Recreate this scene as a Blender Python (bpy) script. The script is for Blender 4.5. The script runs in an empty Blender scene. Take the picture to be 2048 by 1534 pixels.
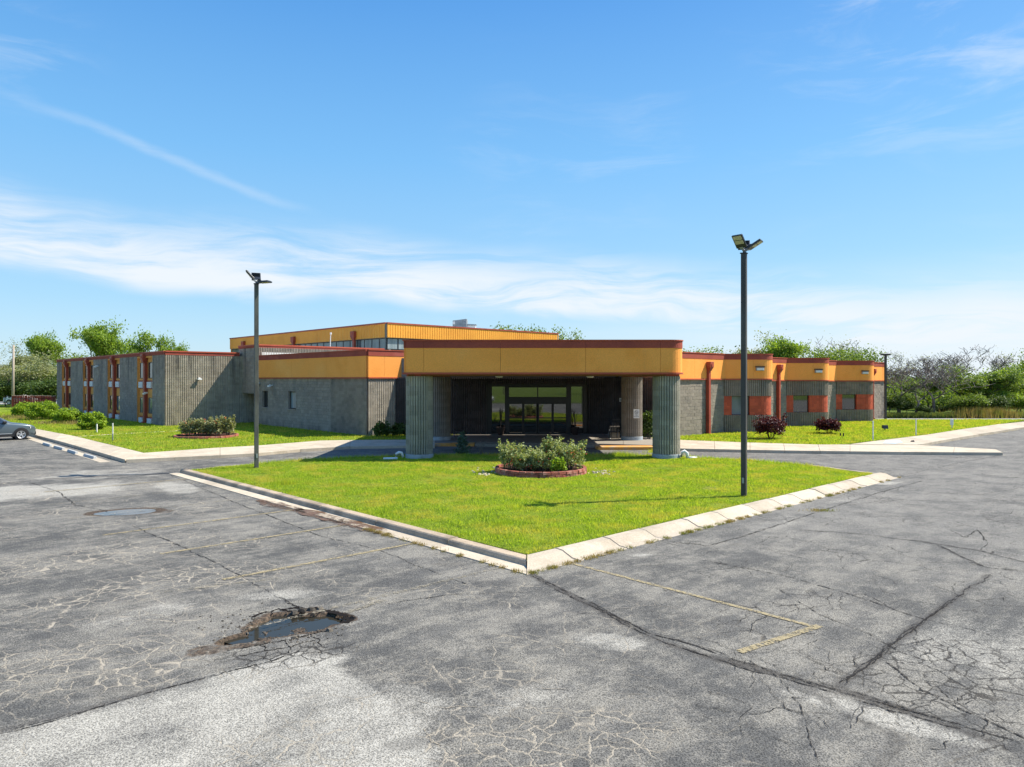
import bpy, math, random
import numpy as np
R = math.radians
random.seed(7); rng = np.random.default_rng(11)
S = bpy.context.scene
COL = S.collection

# ------------------------------------------------------------------ camera, sky, sun, exposure
H = 3.8; F = 1447.0; CX = 1024.0; YH = 758.0
cd = bpy.data.cameras.new('camera'); cam = bpy.data.objects.new('camera', cd); COL.objects.link(cam)
cam.location = (0, 0, H); cam.rotation_euler = (R(90), 0, 0)
cd.sensor_width = 36; cd.lens = 36*F/2048; cd.shift_y = -(767-YH)/2048; cd.clip_end = 3000; cd.clip_start = .1
S.camera = cam
SUN_EL = 50.0; SUN_AZ = 77.0     # azimuth clockwise from +Y
sd = bpy.data.lights.new('sun', 'SUN'); sun = bpy.data.objects.new('sun', sd); COL.objects.link(sun)
sd.energy = 3.7; sd.angle = R(.53); sd.color = (1, .925, .79)
sun.rotation_euler = (R(90-SUN_EL), 0, R(180-SUN_AZ))
sun.location = (30, 10, 60)
S.view_settings.view_transform = 'Standard'; S.view_settings.look = 'None'
S.view_settings.exposure = 1.25; S.view_settings.gamma = 1; S.view_settings.use_curve_mapping = False

class NT:
    def __init__(s, nt): s.nt = nt; s.nt.nodes.clear()
    def n(s, t, **k):
        nd = s.nt.nodes.new(t); ins = k.pop('i', {})
        for a, b in k.items(): setattr(nd, a, b)
        for a, b in ins.items(): s.set(nd, a, b)
        return nd
    def set(s, nd, key, v):
        sock = nd.inputs[key]
        if isinstance(v, bpy.types.NodeSocket): s.nt.links.new(v, sock)
        else:
            if sock.type == 'RGBA' and len(v) == 3: v = (*v, 1)
            sock.default_value = v
    def math(s, op, a, b=0.0, c=0.0, clamp=False):
        nd = s.nt.nodes.new('ShaderNodeMath'); nd.operation = op; nd.use_clamp = clamp
        s.set(nd, 0, a); s.set(nd, 1, b)
        if op in ('MULTIPLY_ADD', 'SMOOTH_MIN', 'COMPARE'): s.set(nd, 2, c)
        return nd.outputs[0]
    def mix(s, f, a, b, blend='MIX'):
        nd = s.nt.nodes.new('ShaderNodeMix'); nd.data_type = 'RGBA'; nd.blend_type = blend
        s.set(nd, 0, f); s.set(nd, 6, a); s.set(nd, 7, b); return nd.outputs[2]
    def noise(s, vec, scale, detail=3, rough=.55, dist=0.0):
        nd = s.n('ShaderNodeTexNoise', i={'Scale': scale, 'Detail': detail, 'Roughness': rough, 'Distortion': dist})
        if vec is not None: s.set(nd, 'Vector', vec)
        return nd.outputs[0]
    def ramp(s, f, a, b, lo=0.0, hi=1.0):
        nd = s.n('ShaderNodeMapRange', interpolation_type='SMOOTHSTEP', i={'Value': f, 'From Min': a, 'From Max': b, 'To Min': lo, 'To Max': hi})
        return nd.outputs[0]
    def mapv(s, vec, scale=(1, 1, 1), rot=(0, 0, 0), loc=(0, 0, 0)):
        return s.n('ShaderNodeMapping', i={'Vector': vec, 'Scale': scale, 'Rotation': rot, 'Location': loc}).outputs[0]

W = bpy.data.worlds.new('World'); S.world = W; W.use_nodes = True
t = NT(W.node_tree)
sky = t.n('ShaderNodeTexSky', sky_type='NISHITA', sun_disc=False)
sky.sun_elevation = R(SUN_EL); sky.sun_rotation = R(SUN_AZ); sky.altitude = 200; sky.air_density = 1.0; sky.dust_density = .6; sky.ozone_density = 2.2
tc = t.n('ShaderNodeTexCoord').outputs['Generated']
sp = t.n('ShaderNodeSeparateXYZ', i={'Vector': tc})
x, y, z = sp.outputs
az = t.math('ARCTAN2', x, y)
el = t.math('DIVIDE', z, t.math('SQRT', t.math('ADD', t.math('MULTIPLY', x, x), t.math('MULTIPLY', y, y))))
cv = t.n('ShaderNodeCombineXYZ', i={'X': az, 'Y': el, 'Z': 0.0}).outputs[0]
elc = t.math('SUBTRACT', .112, t.math('MULTIPLY', az, .085))
cvw = t.n('ShaderNodeVectorMath', operation='ADD', i={0: cv, 1: t.n('ShaderNodeVectorMath', operation='SCALE', i={0: t.n('ShaderNodeTexNoise', i={'Vector': t.mapv(cv, (2.5, 6, 1)), 'Scale': 1.2, 'Detail': 3.0}).outputs['Color'], 'Scale': .10}).outputs[0]}).outputs[0]
warp = t.math('MULTIPLY', t.math('SUBTRACT', t.noise(t.mapv(cv, (2.6, 3.0, 1), loc=(.4, 0, 0)), 1.0, 4), .5), .10)
dd = t.math('ADD', t.math('SUBTRACT', el, elc), warp)
up = t.ramp(dd, .085, .0); dn = t.ramp(dd, -.040, -.012)
fil = t.noise(t.mapv(cvw, (2.4, 17.0, 1), (0, 0, R(9))), 1.3, 9, .60, .5)
fine = t.noise(t.mapv(cvw, (5.0, 60.0, 1), (0, 0, R(12))), 1.4, 8, .65, .3)
ff = t.math('ADD', t.math('MULTIPLY', fil, .72), t.math('MULTIPLY', fine, .28))
c1 = t.math('MULTIPLY', t.math('MULTIPLY', up, dn), t.ramp(ff, .36, .58, .08, 1.0))
veil = t.math('MULTIPLY', t.ramp(el, .17, .03), t.ramp(az, -.1, .6))
c1 = t.math('MAXIMUM', c1, t.math('MULTIPLY', veil, t.ramp(ff, .30, .62, .45, .9)))
# a thin diagonal streamer on the left and faint mares' tails high on the right
l1 = t.math('ADD', t.math('SUBTRACT', el, t.math('SUBTRACT', .1447, t.math('MULTIPLY', az, .30))), t.math('MULTIPLY', t.math('SUBTRACT', t.noise(t.mapv(cv, (7, 7, 1)), 1.0, 4), .5), .035))
st1 = t.math('MULTIPLY', t.math('MULTIPLY', t.ramp(t.math('ABSOLUTE', l1), .011, .0), t.ramp(fil, .30, .60)), t.math('MULTIPLY', t.ramp(az, -.66, -.50), t.ramp(az, -.24, -.36)))
wv = t.mapv(cvw, (2.6, 11.0, 1), (0, 0, R(-14)), (.7, .2, 0))
wisp = t.noise(wv, 1.6, 9, .64, .6)
big = t.math('MAXIMUM', t.math('MULTIPLY', t.ramp(t.noise(t.mapv(cv, (1.5, 2.2, 1), loc=(3.3, .5, 0)), 1.0, 2), .50, .66), .5), t.math('MULTIPLY', t.ramp(az, .22, .60), t.ramp(el, .20, .38)))
c2 = t.math('MULTIPLY', t.math('MULTIPLY', t.ramp(wisp, .46, .72), big), .42)
c2 = t.math('ADD', c2, t.math('MULTIPLY', st1, .22))
cl = t.math('MULTIPLY', t.math('ADD', c1, c2, clamp=True), .95, clamp=True)
hs = t.n('ShaderNodeHueSaturation', i={'Color': sky.outputs[0], 'Saturation': 1.02, 'Value': 1.0})
skc = t.mix(t.ramp(el, .0, .75), hs.outputs[0], t.n('ShaderNodeHueSaturation', i={'Color': hs.outputs[0], 'Saturation': 1.12, 'Value': 1.22}).outputs[0])
cr_ = t.n('ShaderNodeValToRGB', i={'Fac': el}); e_ = cr_.color_ramp.elements
e_[0].position = 0.0; e_[0].color = (1.62, 2.25, 2.68, 1); e_[1].position = 1.0; e_[1].color = (.15, .75, 2.1, 1)
for q_, c_ in ((.10, (1.05, 1.96, 2.70, 1)), (.30, (.55, 1.55, 2.72, 1)), (.52, (.24, 1.02, 2.36, 1))):
    k_ = e_.new(q_); k_.color = c_
nis = t.mix(1.0, skc, (.50, .50, .52, 1), 'MULTIPLY')
skc = t.mix(.74, nis, cr_.outputs[0])
csky = t.mix(cl, skc, (2.50, 2.66, 2.84, 1))
bg = t.n('ShaderNodeBackground', i={'Color': csky, 'Strength': .15})
t.nt.links.new(bg.outputs[0], t.n('ShaderNodeOutputWorld').inputs[0])

# ------------------------------------------------------------------ places
def G(px, py, z=0.0):
    k = (H-z)/(py-YH); return np.array([(px-CX)*k, F*k])
def P3(px, py, z=0.0): g = G(px, py, z); return (g[0], g[1], z)
def D(px, d): return np.array([(px-CX)/F*d, d])
def Z(py, d): return H-(py-YH)*d/F
U = np.array([-.6864, .7272]); V = np.array([.7270, .6866])

# ------------------------------------------------------------------ mesh helpers
class MB:
    def __init__(s): s.v = []; s.f = []; s.t = []; s.tone = 1.0
    def face(s, pts):
        i = len(s.v); s.v += [tuple(map(float, p)) for p in pts]; s.f.append(tuple(range(i, i+len(pts)))); s.t.append(s.tone)
    def hexa(s, p):   # 8 points: bottom 4 (ccw from above), top 4
        i = len(s.v); s.v += [tuple(map(float, q)) for q in p]
        for f in ((3, 2, 1, 0), (4, 5, 6, 7), (0, 1, 5, 4), (1, 2, 6, 5), (2, 3, 7, 6), (3, 0, 4, 7)):
            s.f.append(tuple(i+k for k in f)); s.t.append(s.tone)
    def box(s, x0, x1, y0, y1, z0, z1): s.hexa([(x0, y0, z0), (x1, y0, z0), (x1, y1, z0), (x0, y1, z0), (x0, y0, z1), (x1, y0, z1), (x1, y1, z1), (x0, y1, z1)])
    def prism(s, poly, z0, z1, bottom=True):
        poly = [tuple(p[:2]) for p in poly]
        a = sum(poly[k][0]*poly[(k+1) % len(poly)][1]-poly[(k+1) % len(poly)][0]*poly[k][1] for k in range(len(poly)))
        if a < 0: poly = poly[::-1]
        n = len(poly); i = len(s.v)
        s.v += [(float(p[0]), float(p[1]), z0) for p in poly]+[(float(p[0]), float(p[1]), z1) for p in poly]
        fs = [tuple(range(i+n, i+2*n))]+([tuple(range(i+n-1, i-1, -1))] if bottom else [])
        fs += [(i+k, i+(k+1) % n, i+n+(k+1) % n, i+n+k) for k in range(n)]
        s.f += fs; s.t += [s.tone]*len(fs)
    def tube(s, path, rad, n=8, caps=True):
        path = [np.array(p, float) for p in path]; rings = []
        if not hasattr(rad, '__len__'): rad = [rad]*len(path)
        for k, p in enumerate(path):
            d = path[min(k+1, len(path)-1)]-path[max(k-1, 0)]; d = d/(np.linalg.norm(d)+1e-9)
            a = np.cross(d, (0, 0, 1) if abs(d[2]) < .9 else (1, 0, 0)); a /= np.linalg.norm(a); b = np.cross(d, a)
            i = len(s.v); rings.append(i)
            for j in range(n):
                th = 2*math.pi*j/n; q = p+rad[k]*(a*math.cos(th)+b*math.sin(th)); s.v.append(tuple(map(float, q)))
        for k in range(len(rings)-1):
            for j in range(n):
                j2 = (j+1) % n; s.f.append((rings[k]+j, rings[k+1]+j, rings[k+1]+j2, rings[k]+j2)); s.t.append(s.tone)
        if caps:
            s.f.append(tuple(rings[0]+j for j in range(n))); s.f.append(tuple(rings[-1]+j for j in reversed(range(n)))); s.t += [s.tone]*2
    def lathe(s, c, prof, n=24):
        i = len(s.v); m = len(prof)
        for r, z in prof:
            for j in range(n): th = 2*math.pi*j/n; s.v.append((c[0]+r*math.cos(th), c[1]+r*math.sin(th), c[2]+z))
        for k in range(m-1):
            for j in range(n): j2 = (j+1) % n; s.f.append((i+k*n+j, i+k*n+j2, i+(k+1)*n+j2, i+(k+1)*n+j)); s.t.append(s.tone)
        s.f.append(tuple(i+j for j in reversed(range(n)))); s.f.append(tuple(i+(m-1)*n+j for j in range(n))); s.t += [s.tone]*2
    def build(s, name, m, parent=None, smooth=False, bevel=0, **tags):
        me = bpy.data.meshes.new(name); me.from_pydata(s.v, [], s.f)
        return link(name, me, m, parent, smooth, bevel, np.array(s.t), **tags)
def link(name, me, m, parent=None, smooth=False, bevel=0, tone=None, **tags):
    if tone is not None and len(me.polygons) == len(tone):
        a = me.attributes.new('tone', 'FLOAT', 'FACE'); a.data.foreach_set('value', tone.astype(np.float32))
    if m: me.materials.append(m)
    if smooth: me.polygons.foreach_set('use_smooth', np.ones(len(me.polygons), bool))
    me.update()
    o = bpy.data.objects.new(name, me); COL.objects.link(o)
    if parent is not None:
        o.parent = parent
        if not tags.pop('local', False):
            off = np.array(world_loc(parent)); o.location = tuple(-off)
    if bevel:
        b = o.modifiers.new('bevel', 'BEVEL'); b.width = bevel; b.segments = 1; b.limit_method = 'ANGLE'
    for k, v in tags.items(): o[k] = v
    return o
def world_loc(o):
    p = np.array(o.location); q = o.parent
    while q is not None: p = p+np.array(q.location); q = q.parent
    return p
def thing(name, label, cat, loc=(0, 0, 0), rz=0, group=None, parent=None):
    o = bpy.data.objects.new(name, None); COL.objects.link(o); o.location = tuple(map(float, loc)); o.rotation_euler = (0, 0, rz); o.empty_display_size = .3
    if label: o['label'] = label; o['category'] = cat
    if group: o['group'] = group
    if parent is not None: o.parent = parent
    return o
def copy_tree(o, parent=None):
    c = o.copy(); COL.objects.link(c)
    if parent is not None: c.parent = parent
    for ch in o.children: copy_tree(ch, c)
    return c
def dup(o, loc, rz=0, scale=None, label=None, group=None):
    c = copy_tree(o); c.location = tuple(map(float, loc)); c.rotation_euler = (0, 0, rz)
    if scale is not None: c.scale = scale if hasattr(scale, '__len__') else (scale,)*3
    if label: c['label'] = label
    if group: c['group'] = group
    return c
def npmesh(name, verts, faces, k):
    me = bpy.data.meshes.new(name); n = len(verts); m = len(faces)
    me.vertices.add(n); me.vertices.foreach_set('co', np.ascontiguousarray(verts, np.float32).ravel())
    me.loops.add(m*k); me.loops.foreach_set('vertex_index', np.ascontiguousarray(faces, np.int32).ravel())
    me.polygons.add(m); me.polygons.foreach_set('loop_start', np.arange(0, m*k, k, dtype=np.int32))
    me.update(calc_edges=True); return me

# ------------------------------------------------------------------ materials
def pbr(name, col=(.5, .5, .5), rough=.8, spec=.3, metal=0, var=None, fine=None, bump=None, tone=0.0, ior=None):
    """var=(scale, colour2, lo, hi) ; fine=(scale, amount) ; bump=(scale, strength, dist)"""
    m = bpy.data.materials.new(name); m.use_nodes = True; t = NT(m.node_tree)
    pos = t.n('ShaderNodeNewGeometry').outputs['Position']
    c = t.n('ShaderNodeRGB'); c.outputs[0].default_value = (*col, 1); c = c.outputs[0]
    for vv in (var if isinstance(var, list) else [var] if var else []):
        sc, c2, lo, hi = vv[:4]; st = vv[4] if len(vv) > 4 else (1, 1, 1)
        c = t.mix(t.ramp(t.noise(t.mapv(pos, st), sc, 5), lo, hi), c, c2)
    if tone:
        a = t.n('ShaderNodeAttribute', attribute_name='tone').outputs['Fac']
        c = t.mix(1.0, c, t.n('ShaderNodeCombineColor', i={0: t.ramp(a, 0, 1, 1-tone, 1+tone), 1: t.ramp(a, 0, 1, 1-tone, 1+tone), 2: t.ramp(a, 0, 1, 1-tone, 1+tone*.8)}).outputs[0], 'MULTIPLY')
    if fine:
        f = t.ramp(t.noise(pos, fine[0], 4, .7), .25, .75, 1-fine[1], 1+fine[1])
        c = t.mix(1.0, c, t.n('ShaderNodeCombineColor', i={0: f, 1: f, 2: f}).outputs[0], 'MULTIPLY')
    b = t.n('ShaderNodeBsdfPrincipled', i={'Base Color': c, 'Roughness': rough, 'Specular IOR Level': spec, 'Metallic': metal})
    if ior: b.inputs['IOR'].default_value = ior
    if bump:
        bm = t.n('ShaderNodeBump', i={'Height': t.noise(pos, bump[0], 4, .65), 'Strength': bump[1], 'Distance': bump[2]})
        t.set(b, 'Normal', bm.outputs[0])
    t.nt.links.new(b.outputs[0], t.n('ShaderNodeOutputMaterial').inputs[0]); return m
def leafmat(name, c1, c2, c3, trans=.35, nscale=.8):
    m = bpy.data.materials.new(name); m.use_nodes = True; t = NT(m.node_tree)
    pos = t.n('ShaderNodeNewGeometry').outputs['Position']
    a = t.n('ShaderNodeAttribute', attribute_name='tone').outputs['Fac']
    c = t.mix(t.ramp(a, .1, .9), c1, c2); c = t.mix(t.ramp(t.noise(pos, nscale, 3), .42, .68), c, c3)
    d = t.n('ShaderNodeBsdfPrincipled', i={'Base Color': c, 'Roughness': .55, 'Specular IOR Level': .25})
    tr = t.n('ShaderNodeBsdfTranslucent', i={'Color': t.mix(1.0, c, (1.5, 1.45, .6, 1), 'MULTIPLY')})
    mx = t.n('ShaderNodeMixShader', i={0: trans}); t.nt.links.new(d.outputs[0], mx.inputs[1]); t.nt.links.new(tr.outputs[0], mx.inputs[2])
    t.nt.links.new(mx.outputs[0], t.n('ShaderNodeOutputMaterial').inputs[0]); return m

def blockmat(name, c1, c2, c3, stain=.7):
    m = bpy.data.materials.new(name); m.use_nodes = True; t = NT(m.node_tree)
    pos = t.n('ShaderNodeNewGeometry').outputs['Position']
    c = t.mix(t.ramp(t.noise(pos, .55, 5), .38, .64), c1, c2)
    c = t.mix(t.ramp(t.noise(t.mapv(pos, (1, 1, .6), loc=(9, 4, 2)), .9, 6, .65), .52, .78), c, c3)
    a = t.n('ShaderNodeAttribute', attribute_name='tone').outputs['Fac']
    tn = t.ramp(a, 0, 1, .90, 1.10); c = t.mix(1.0, c, t.n('ShaderNodeCombineColor', i={0: tn, 1: tn, 2: tn}).outputs[0], 'MULTIPLY')
    # runs of grime below the parapet
    st = t.ramp(t.noise(t.mapv(pos, (1.6, 1.6, .16)), 1.0, 6, .7), .46, .70)
    zz = t.n('ShaderNodeSeparateXYZ', i={'Vector': pos}).outputs[2]
    st = t.math('MULTIPLY', t.math('MULTIPLY', st, t.math('ADD', t.ramp(zz, 2.2, 5.6, .12, 1.0), t.ramp(zz, .9, .1, .0, .8))), stain)
    c = t.mix(st, c, (.045, .043, .045, 1))
    f = t.ramp(t.noise(pos, 42, 4, .75), .25, .75, .74, 1.26); c = t.mix(1.0, c, t.n('ShaderNodeCombineColor', i={0: f, 1: f, 2: f}).outputs[0], 'MULTIPLY')
    b = t.n('ShaderNodeBsdfPrincipled', i={'Base Color': c, 'Roughness': .92, 'Specular IOR Level': .15})
    bm = t.n('ShaderNodeBump', i={'Height': t.noise(pos, 30, 4, .7), 'Strength': .7, 'Distance': .03}); t.set(b, 'Normal', bm.outputs[0])
    t.nt.links.new(b.outputs[0], t.n('ShaderNodeOutputMaterial').inputs[0]); return m

M = {}
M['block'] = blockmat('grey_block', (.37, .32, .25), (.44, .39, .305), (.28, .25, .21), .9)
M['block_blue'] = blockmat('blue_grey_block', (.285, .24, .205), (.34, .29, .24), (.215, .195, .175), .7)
M['block_lit'] = blockmat('sunlit_grey_block', (.42, .38, .31), (.48, .43, .35), (.35, .32, .27), .25)  # lighter copy of the block: sunlight on the centre's right-hand face put into colour
M['block_entry_shade'] = blockmat('shade_toned_entry_block', (.07, .062, .06), (.09, .08, .078), (.05, .048, .05), .3)  # block colour darkened to carry the deep shade under the canopy
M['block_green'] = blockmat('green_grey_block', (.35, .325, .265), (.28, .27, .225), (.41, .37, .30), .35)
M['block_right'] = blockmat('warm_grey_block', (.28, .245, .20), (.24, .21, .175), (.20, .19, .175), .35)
M['mortar'] = pbr('mortar', (.22, .21, .19), .95, .1, fine=(12, .2))
M['stucco'] = pbr('orange_stucco', (.93, .375, .08), .85, .2, var=[(.7, (.87, .33, .062), .40, .70), (.35, (.93, .42, .11), .5, .8), (.9, (.70, .31, .10), .62, .95, (1.2, 1.2, .25))], fine=(28, .16), bump=(60, .35, .02))
M['yellow_metal'] = pbr('yellow_metal', (.84, .38, .05), .55, .3, var=(.5, (.76, .33, .042), .4, .7), fine=(8, .06))
M['red_cap'] = pbr('red_parapet_paint', (.33, .075, .05), .8, .2, var=[(.8, (.26, .06, .045), .4, .7), (.3, (.40, .12, .09), .55, .8)], fine=(20, .14), bump=(50, .25, .02))
M['red_bright'] = pbr('red_trim_paint', (.42, .09, .045), .6, .3, var=(1.1, (.36, .07, .04), .4, .7), fine=(15, .1))
M['red_metal'] = pbr('red_downspout_paint', (.34, .065, .035), .5, .4, var=(1.5, (.25, .045, .03), .45, .7), fine=(9, .12))
M['red_block'] = pbr('red_painted_block', (.52, .10, .05), .75, .25, tone=.12, var=(1.2, (.43, .085, .045), .4, .7), fine=(30, .1))
M['wood_orange'] = pbr('orange_panel', (.78, .37, .10), .75, .25, var=(1.2, (.66, .29, .075), .4, .7, (1, 1, .3)), fine=(10, .14))
M['frame_dark'] = pbr('dark_frame', (.02, .02, .022), .4, .5)
M['frame_bronze'] = pbr('bronze_frame', (.10, .055, .03), .5, .4)
M['white'] = pbr('white_paint', (.72, .72, .70), .6, .3, fine=(14, .07), var=(.9, (.60, .60, .57), .5, .8))
M['white_ac'] = pbr('white_grille', (.66, .67, .68), .6, .3, fine=(20, .06))
M['glass'] = pbr('dark_glass', (.012, .016, .018), .03, .5, ior=2.5)
M['glass_soft'] = pbr('curtained_glass', (.16, .20, .21), .08, .5, ior=1.6, var=(1.3, (.09, .12, .13), .4, .65, (1, 1, .3)))
M['glass_curtain'] = pbr('white_curtained_glass', (.30, .35, .37), .12, .5, ior=1.5, var=(.8, (.20, .25, .27), .4, .65, (3, 3, .2)))
M['glass_brown'] = pbr('brown_glass', (.035, .028, .022), .06, .5, ior=1.7)
M['soffit'] = pbr('soffit', (.17, .075, .03), .9, .1, fine=(6, .1))  # colour also taken down to deepen the canopy's shade
M['roof'] = pbr('roof_membrane', (.5, .5, .48), .9, .1, fine=(3, .1))
M['base_paint'] = pbr('pale_column_base', (.36, .40, .43), .85, .2, var=(2, (.25, .27, .28), .45, .7), fine=(14, .15))
M['galv'] = pbr('galvanised', (.32, .35, .37), .5, .4, metal=.5, var=(1.5, (.22, .25, .27), .4, .7), fine=(8, .1))
M['pole'] = pbr('pole_bronze', (.052, .05, .046), .55, .35, var=(2.5, (.085, .082, .07), .45, .75, (1, 1, .4)), fine=(18, .15))
M['pole_grey'] = pbr('pole_weathered', (.10, .105, .09), .7, .3, var=(2.5, (.06, .06, .055), .45, .7, (1, 1, .4)), fine=(18, .15))
M['lamp_black'] = pbr('lamp_housing', (.018, .022, .028), .4, .5)
M['led'] = pbr('led_panel', (.50, .47, .30), .35, .5, var=(30, (.36, .34, .20), .4, .6))
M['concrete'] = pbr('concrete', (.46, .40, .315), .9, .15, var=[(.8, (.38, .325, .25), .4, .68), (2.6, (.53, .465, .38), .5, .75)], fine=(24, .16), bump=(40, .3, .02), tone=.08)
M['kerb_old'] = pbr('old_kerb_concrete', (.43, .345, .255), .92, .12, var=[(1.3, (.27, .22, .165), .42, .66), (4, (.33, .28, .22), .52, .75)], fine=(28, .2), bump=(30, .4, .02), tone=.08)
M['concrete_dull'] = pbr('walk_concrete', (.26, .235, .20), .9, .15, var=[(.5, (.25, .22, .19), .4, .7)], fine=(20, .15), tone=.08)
M['orange_kerb'] = pbr('orange_painted_kerb', (.62, .30, .08), .8, .2, var=(2.5, (.45, .33, .22), .48, .68), fine=(14, .15))
M['blue_ramp'] = pbr('blue_painted_ramp', (.42, .52, .56), .8, .2, fine=(14, .1))
M['stop'] = pbr('wheel_stop_concrete', (.42, .43, .42), .9, .15, fine=(15, .15))
M['bed_brick'] = pbr('red_bed_brick', (.30, .10, .075), .92, .12, var=[(3.0, (.40, .22, .18), .45, .72)], fine=(36, .3), bump=(40, .7, .03), tone=.3)
M['soil'] = pbr('soil', (.06, .035, .025), .95, .1, fine=(20, .4), bump=(15, .8, .05))
M['bark'] = pbr('bark', (.10, .085, .07), .95, .1, fine=(12, .3), var=(1.5, (.15, .13, .115), .4, .7))
M['bark_grey'] = pbr('bare_branch_bark', (.20, .175, .16), .95, .1, fine=(12, .2), var=(.7, (.13, .11, .105), .4, .7))
M['leaf_spring'] = leafmat('spring_leaves', (.15, .24, .035), (.27, .38, .06), (.19, .28, .045), .45)
M['leaf_mid'] = leafmat('mid_leaves', (.10, .165, .03), (.22, .31, .06), (.17, .24, .055), .35)
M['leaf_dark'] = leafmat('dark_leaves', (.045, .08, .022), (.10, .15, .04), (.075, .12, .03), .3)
M['leaf_olive'] = leafmat('olive_leaves', (.19, .22, .10), (.31, .34, .18), (.24, .25, .15), .35)
M['leaf_bush'] = leafmat('shrub_leaves', (.10, .19, .018), (.36, .48, .04), (.20, .32, .025), .35, 2.0)
M['leaf_rose'] = leafmat('rose_leaves', (.12, .16, .05), (.48, .52, .25), (.20, .25, .08), .3, 2.5)
M['leaf_roseleft'] = leafmat('faded_rose_leaves', (.13, .145, .06), (.44, .45, .25), (.20, .21, .10), .3, 2.5)
M['leaf_red'] = leafmat('maroon_leaves', (.055, .012, .018), (.13, .028, .035), (.04, .01, .016), .25, 3)
M['leaf_blue'] = leafmat('blue_spruce_leaves', (.07, .12, .10), (.15, .22, .18), (.10, .16, .10), .2, 3)
M['bloom'] = pbr('rose_bloom', (.55, .12, .05), .7, .2, fine=(20, .3))
M['blade'] = leafmat('grass_blades', (.17, .27, .02), (.45, .56, .06), (.47, .44, .085), .5, .9)
M['weed'] = leafmat('dry_weed_blades', (.22, .17, .07), (.36, .28, .12), (.18, .20, .05), .35, 1)
M['tall_weed'] = leafmat('tall_weeds', (.11, .16, .04), (.22, .25, .09), (.13, .18, .05), .35, .4)
M['terracotta'] = pbr('dark_pot', (.045, .03, .025), .7, .3)
M['red_fence'] = pbr('fence_stain', (.20, .04, .03), .85, .15, tone=.25, var=(1.5, (.13, .03, .025), .4, .7), fine=(10, .2))
M['fence_top'] = pbr('fence_weathered_tip', (.45, .33, .27), .9, .1)
M['wood_pole'] = pbr('pale_wood_pole', (.38, .33, .27), .9, .1, var=(1, (.28, .24, .19), .4, .7, (1, 1, .2)))
M['door_maroon'] = pbr('maroon_door', (.04, .012, .012), .6, .3)
M['rock'] = pbr('dark_rock', (.07, .06, .065), .9, .2, fine=(20, .3))
M['pvc'] = pbr('white_pvc', (.72, .74, .74), .4, .4)
M['gravel'] = pbr('pale_gravel', (.50, .48, .44), .95, .1, var=(.25, (.36, .36, .35), .42, .62, (1, .3, 1)), fine=(5, .3))
M['car_grey'] = pbr('slate_metallic_paint', (.115, .15, .175), .28, .6, metal=.45)
M['car_white'] = pbr('white_car_paint', (.75, .76, .76), .3, .5)
M['black_plastic'] = pbr('black_plastic', (.02, .02, .022), .55, .4)
M['tyre'] = pbr('tyre_rubber', (.025, .024, .024), .85, .2)
M['rim'] = pbr('alloy', (.62, .63, .64), .35, .5, metal=.6)
M['water'] = pbr('puddle_water', (.028, .026, .020), .04, .5, ior=1.22)


def lawnmat(name, c1, c2, c3, c4):
    m = bpy.data.materials.new(name); m.use_nodes = True; t = NT(m.node_tree)
    pos = t.n('ShaderNodeNewGeometry').outputs['Position']
    c = t.mix(t.ramp(t.noise(pos, .45, 5), .36, .64), c1, c2); c = t.mix(t.ramp(t.noise(pos, 1.7, 5, .65), .48, .72), c, c3)
    c = t.mix(t.math('MULTIPLY', t.ramp(t.noise(t.mapv(pos, loc=(5, 3, 1)), .28, 6, .7), .56, .74), .7), c, c4)
    f = t.ramp(t.noise(pos, 22, 4, .8), .25, .75, .6, 1.4); c = t.mix(1.0, c, t.n('ShaderNodeCombineColor', i={0: f, 1: f, 2: f}).outputs[0], 'MULTIPLY')
    b = t.n('ShaderNodeBsdfPrincipled', i={'Base Color': c, 'Roughness': .95, 'Specular IOR Level': .05})
    bm = t.n('ShaderNodeBump', i={'Height': t.noise(pos, 14, 4, .8), 'Strength': 1.0, 'Distance': .12}); t.set(b, 'Normal', bm.outputs[0])
    t.nt.links.new(b.outputs[0], t.n('ShaderNodeOutputMaterial').inputs[0]); return m
M['lawn'] = lawnmat('lawn', (.19, .27, .03), (.25, .33, .035), (.09, .14, .015), (.33, .29, .10))
M['field'] = lawnmat('rough_field', (.10, .15, .03), (.14, .19, .04), (.08, .12, .02), (.20, .19, .08))

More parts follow.
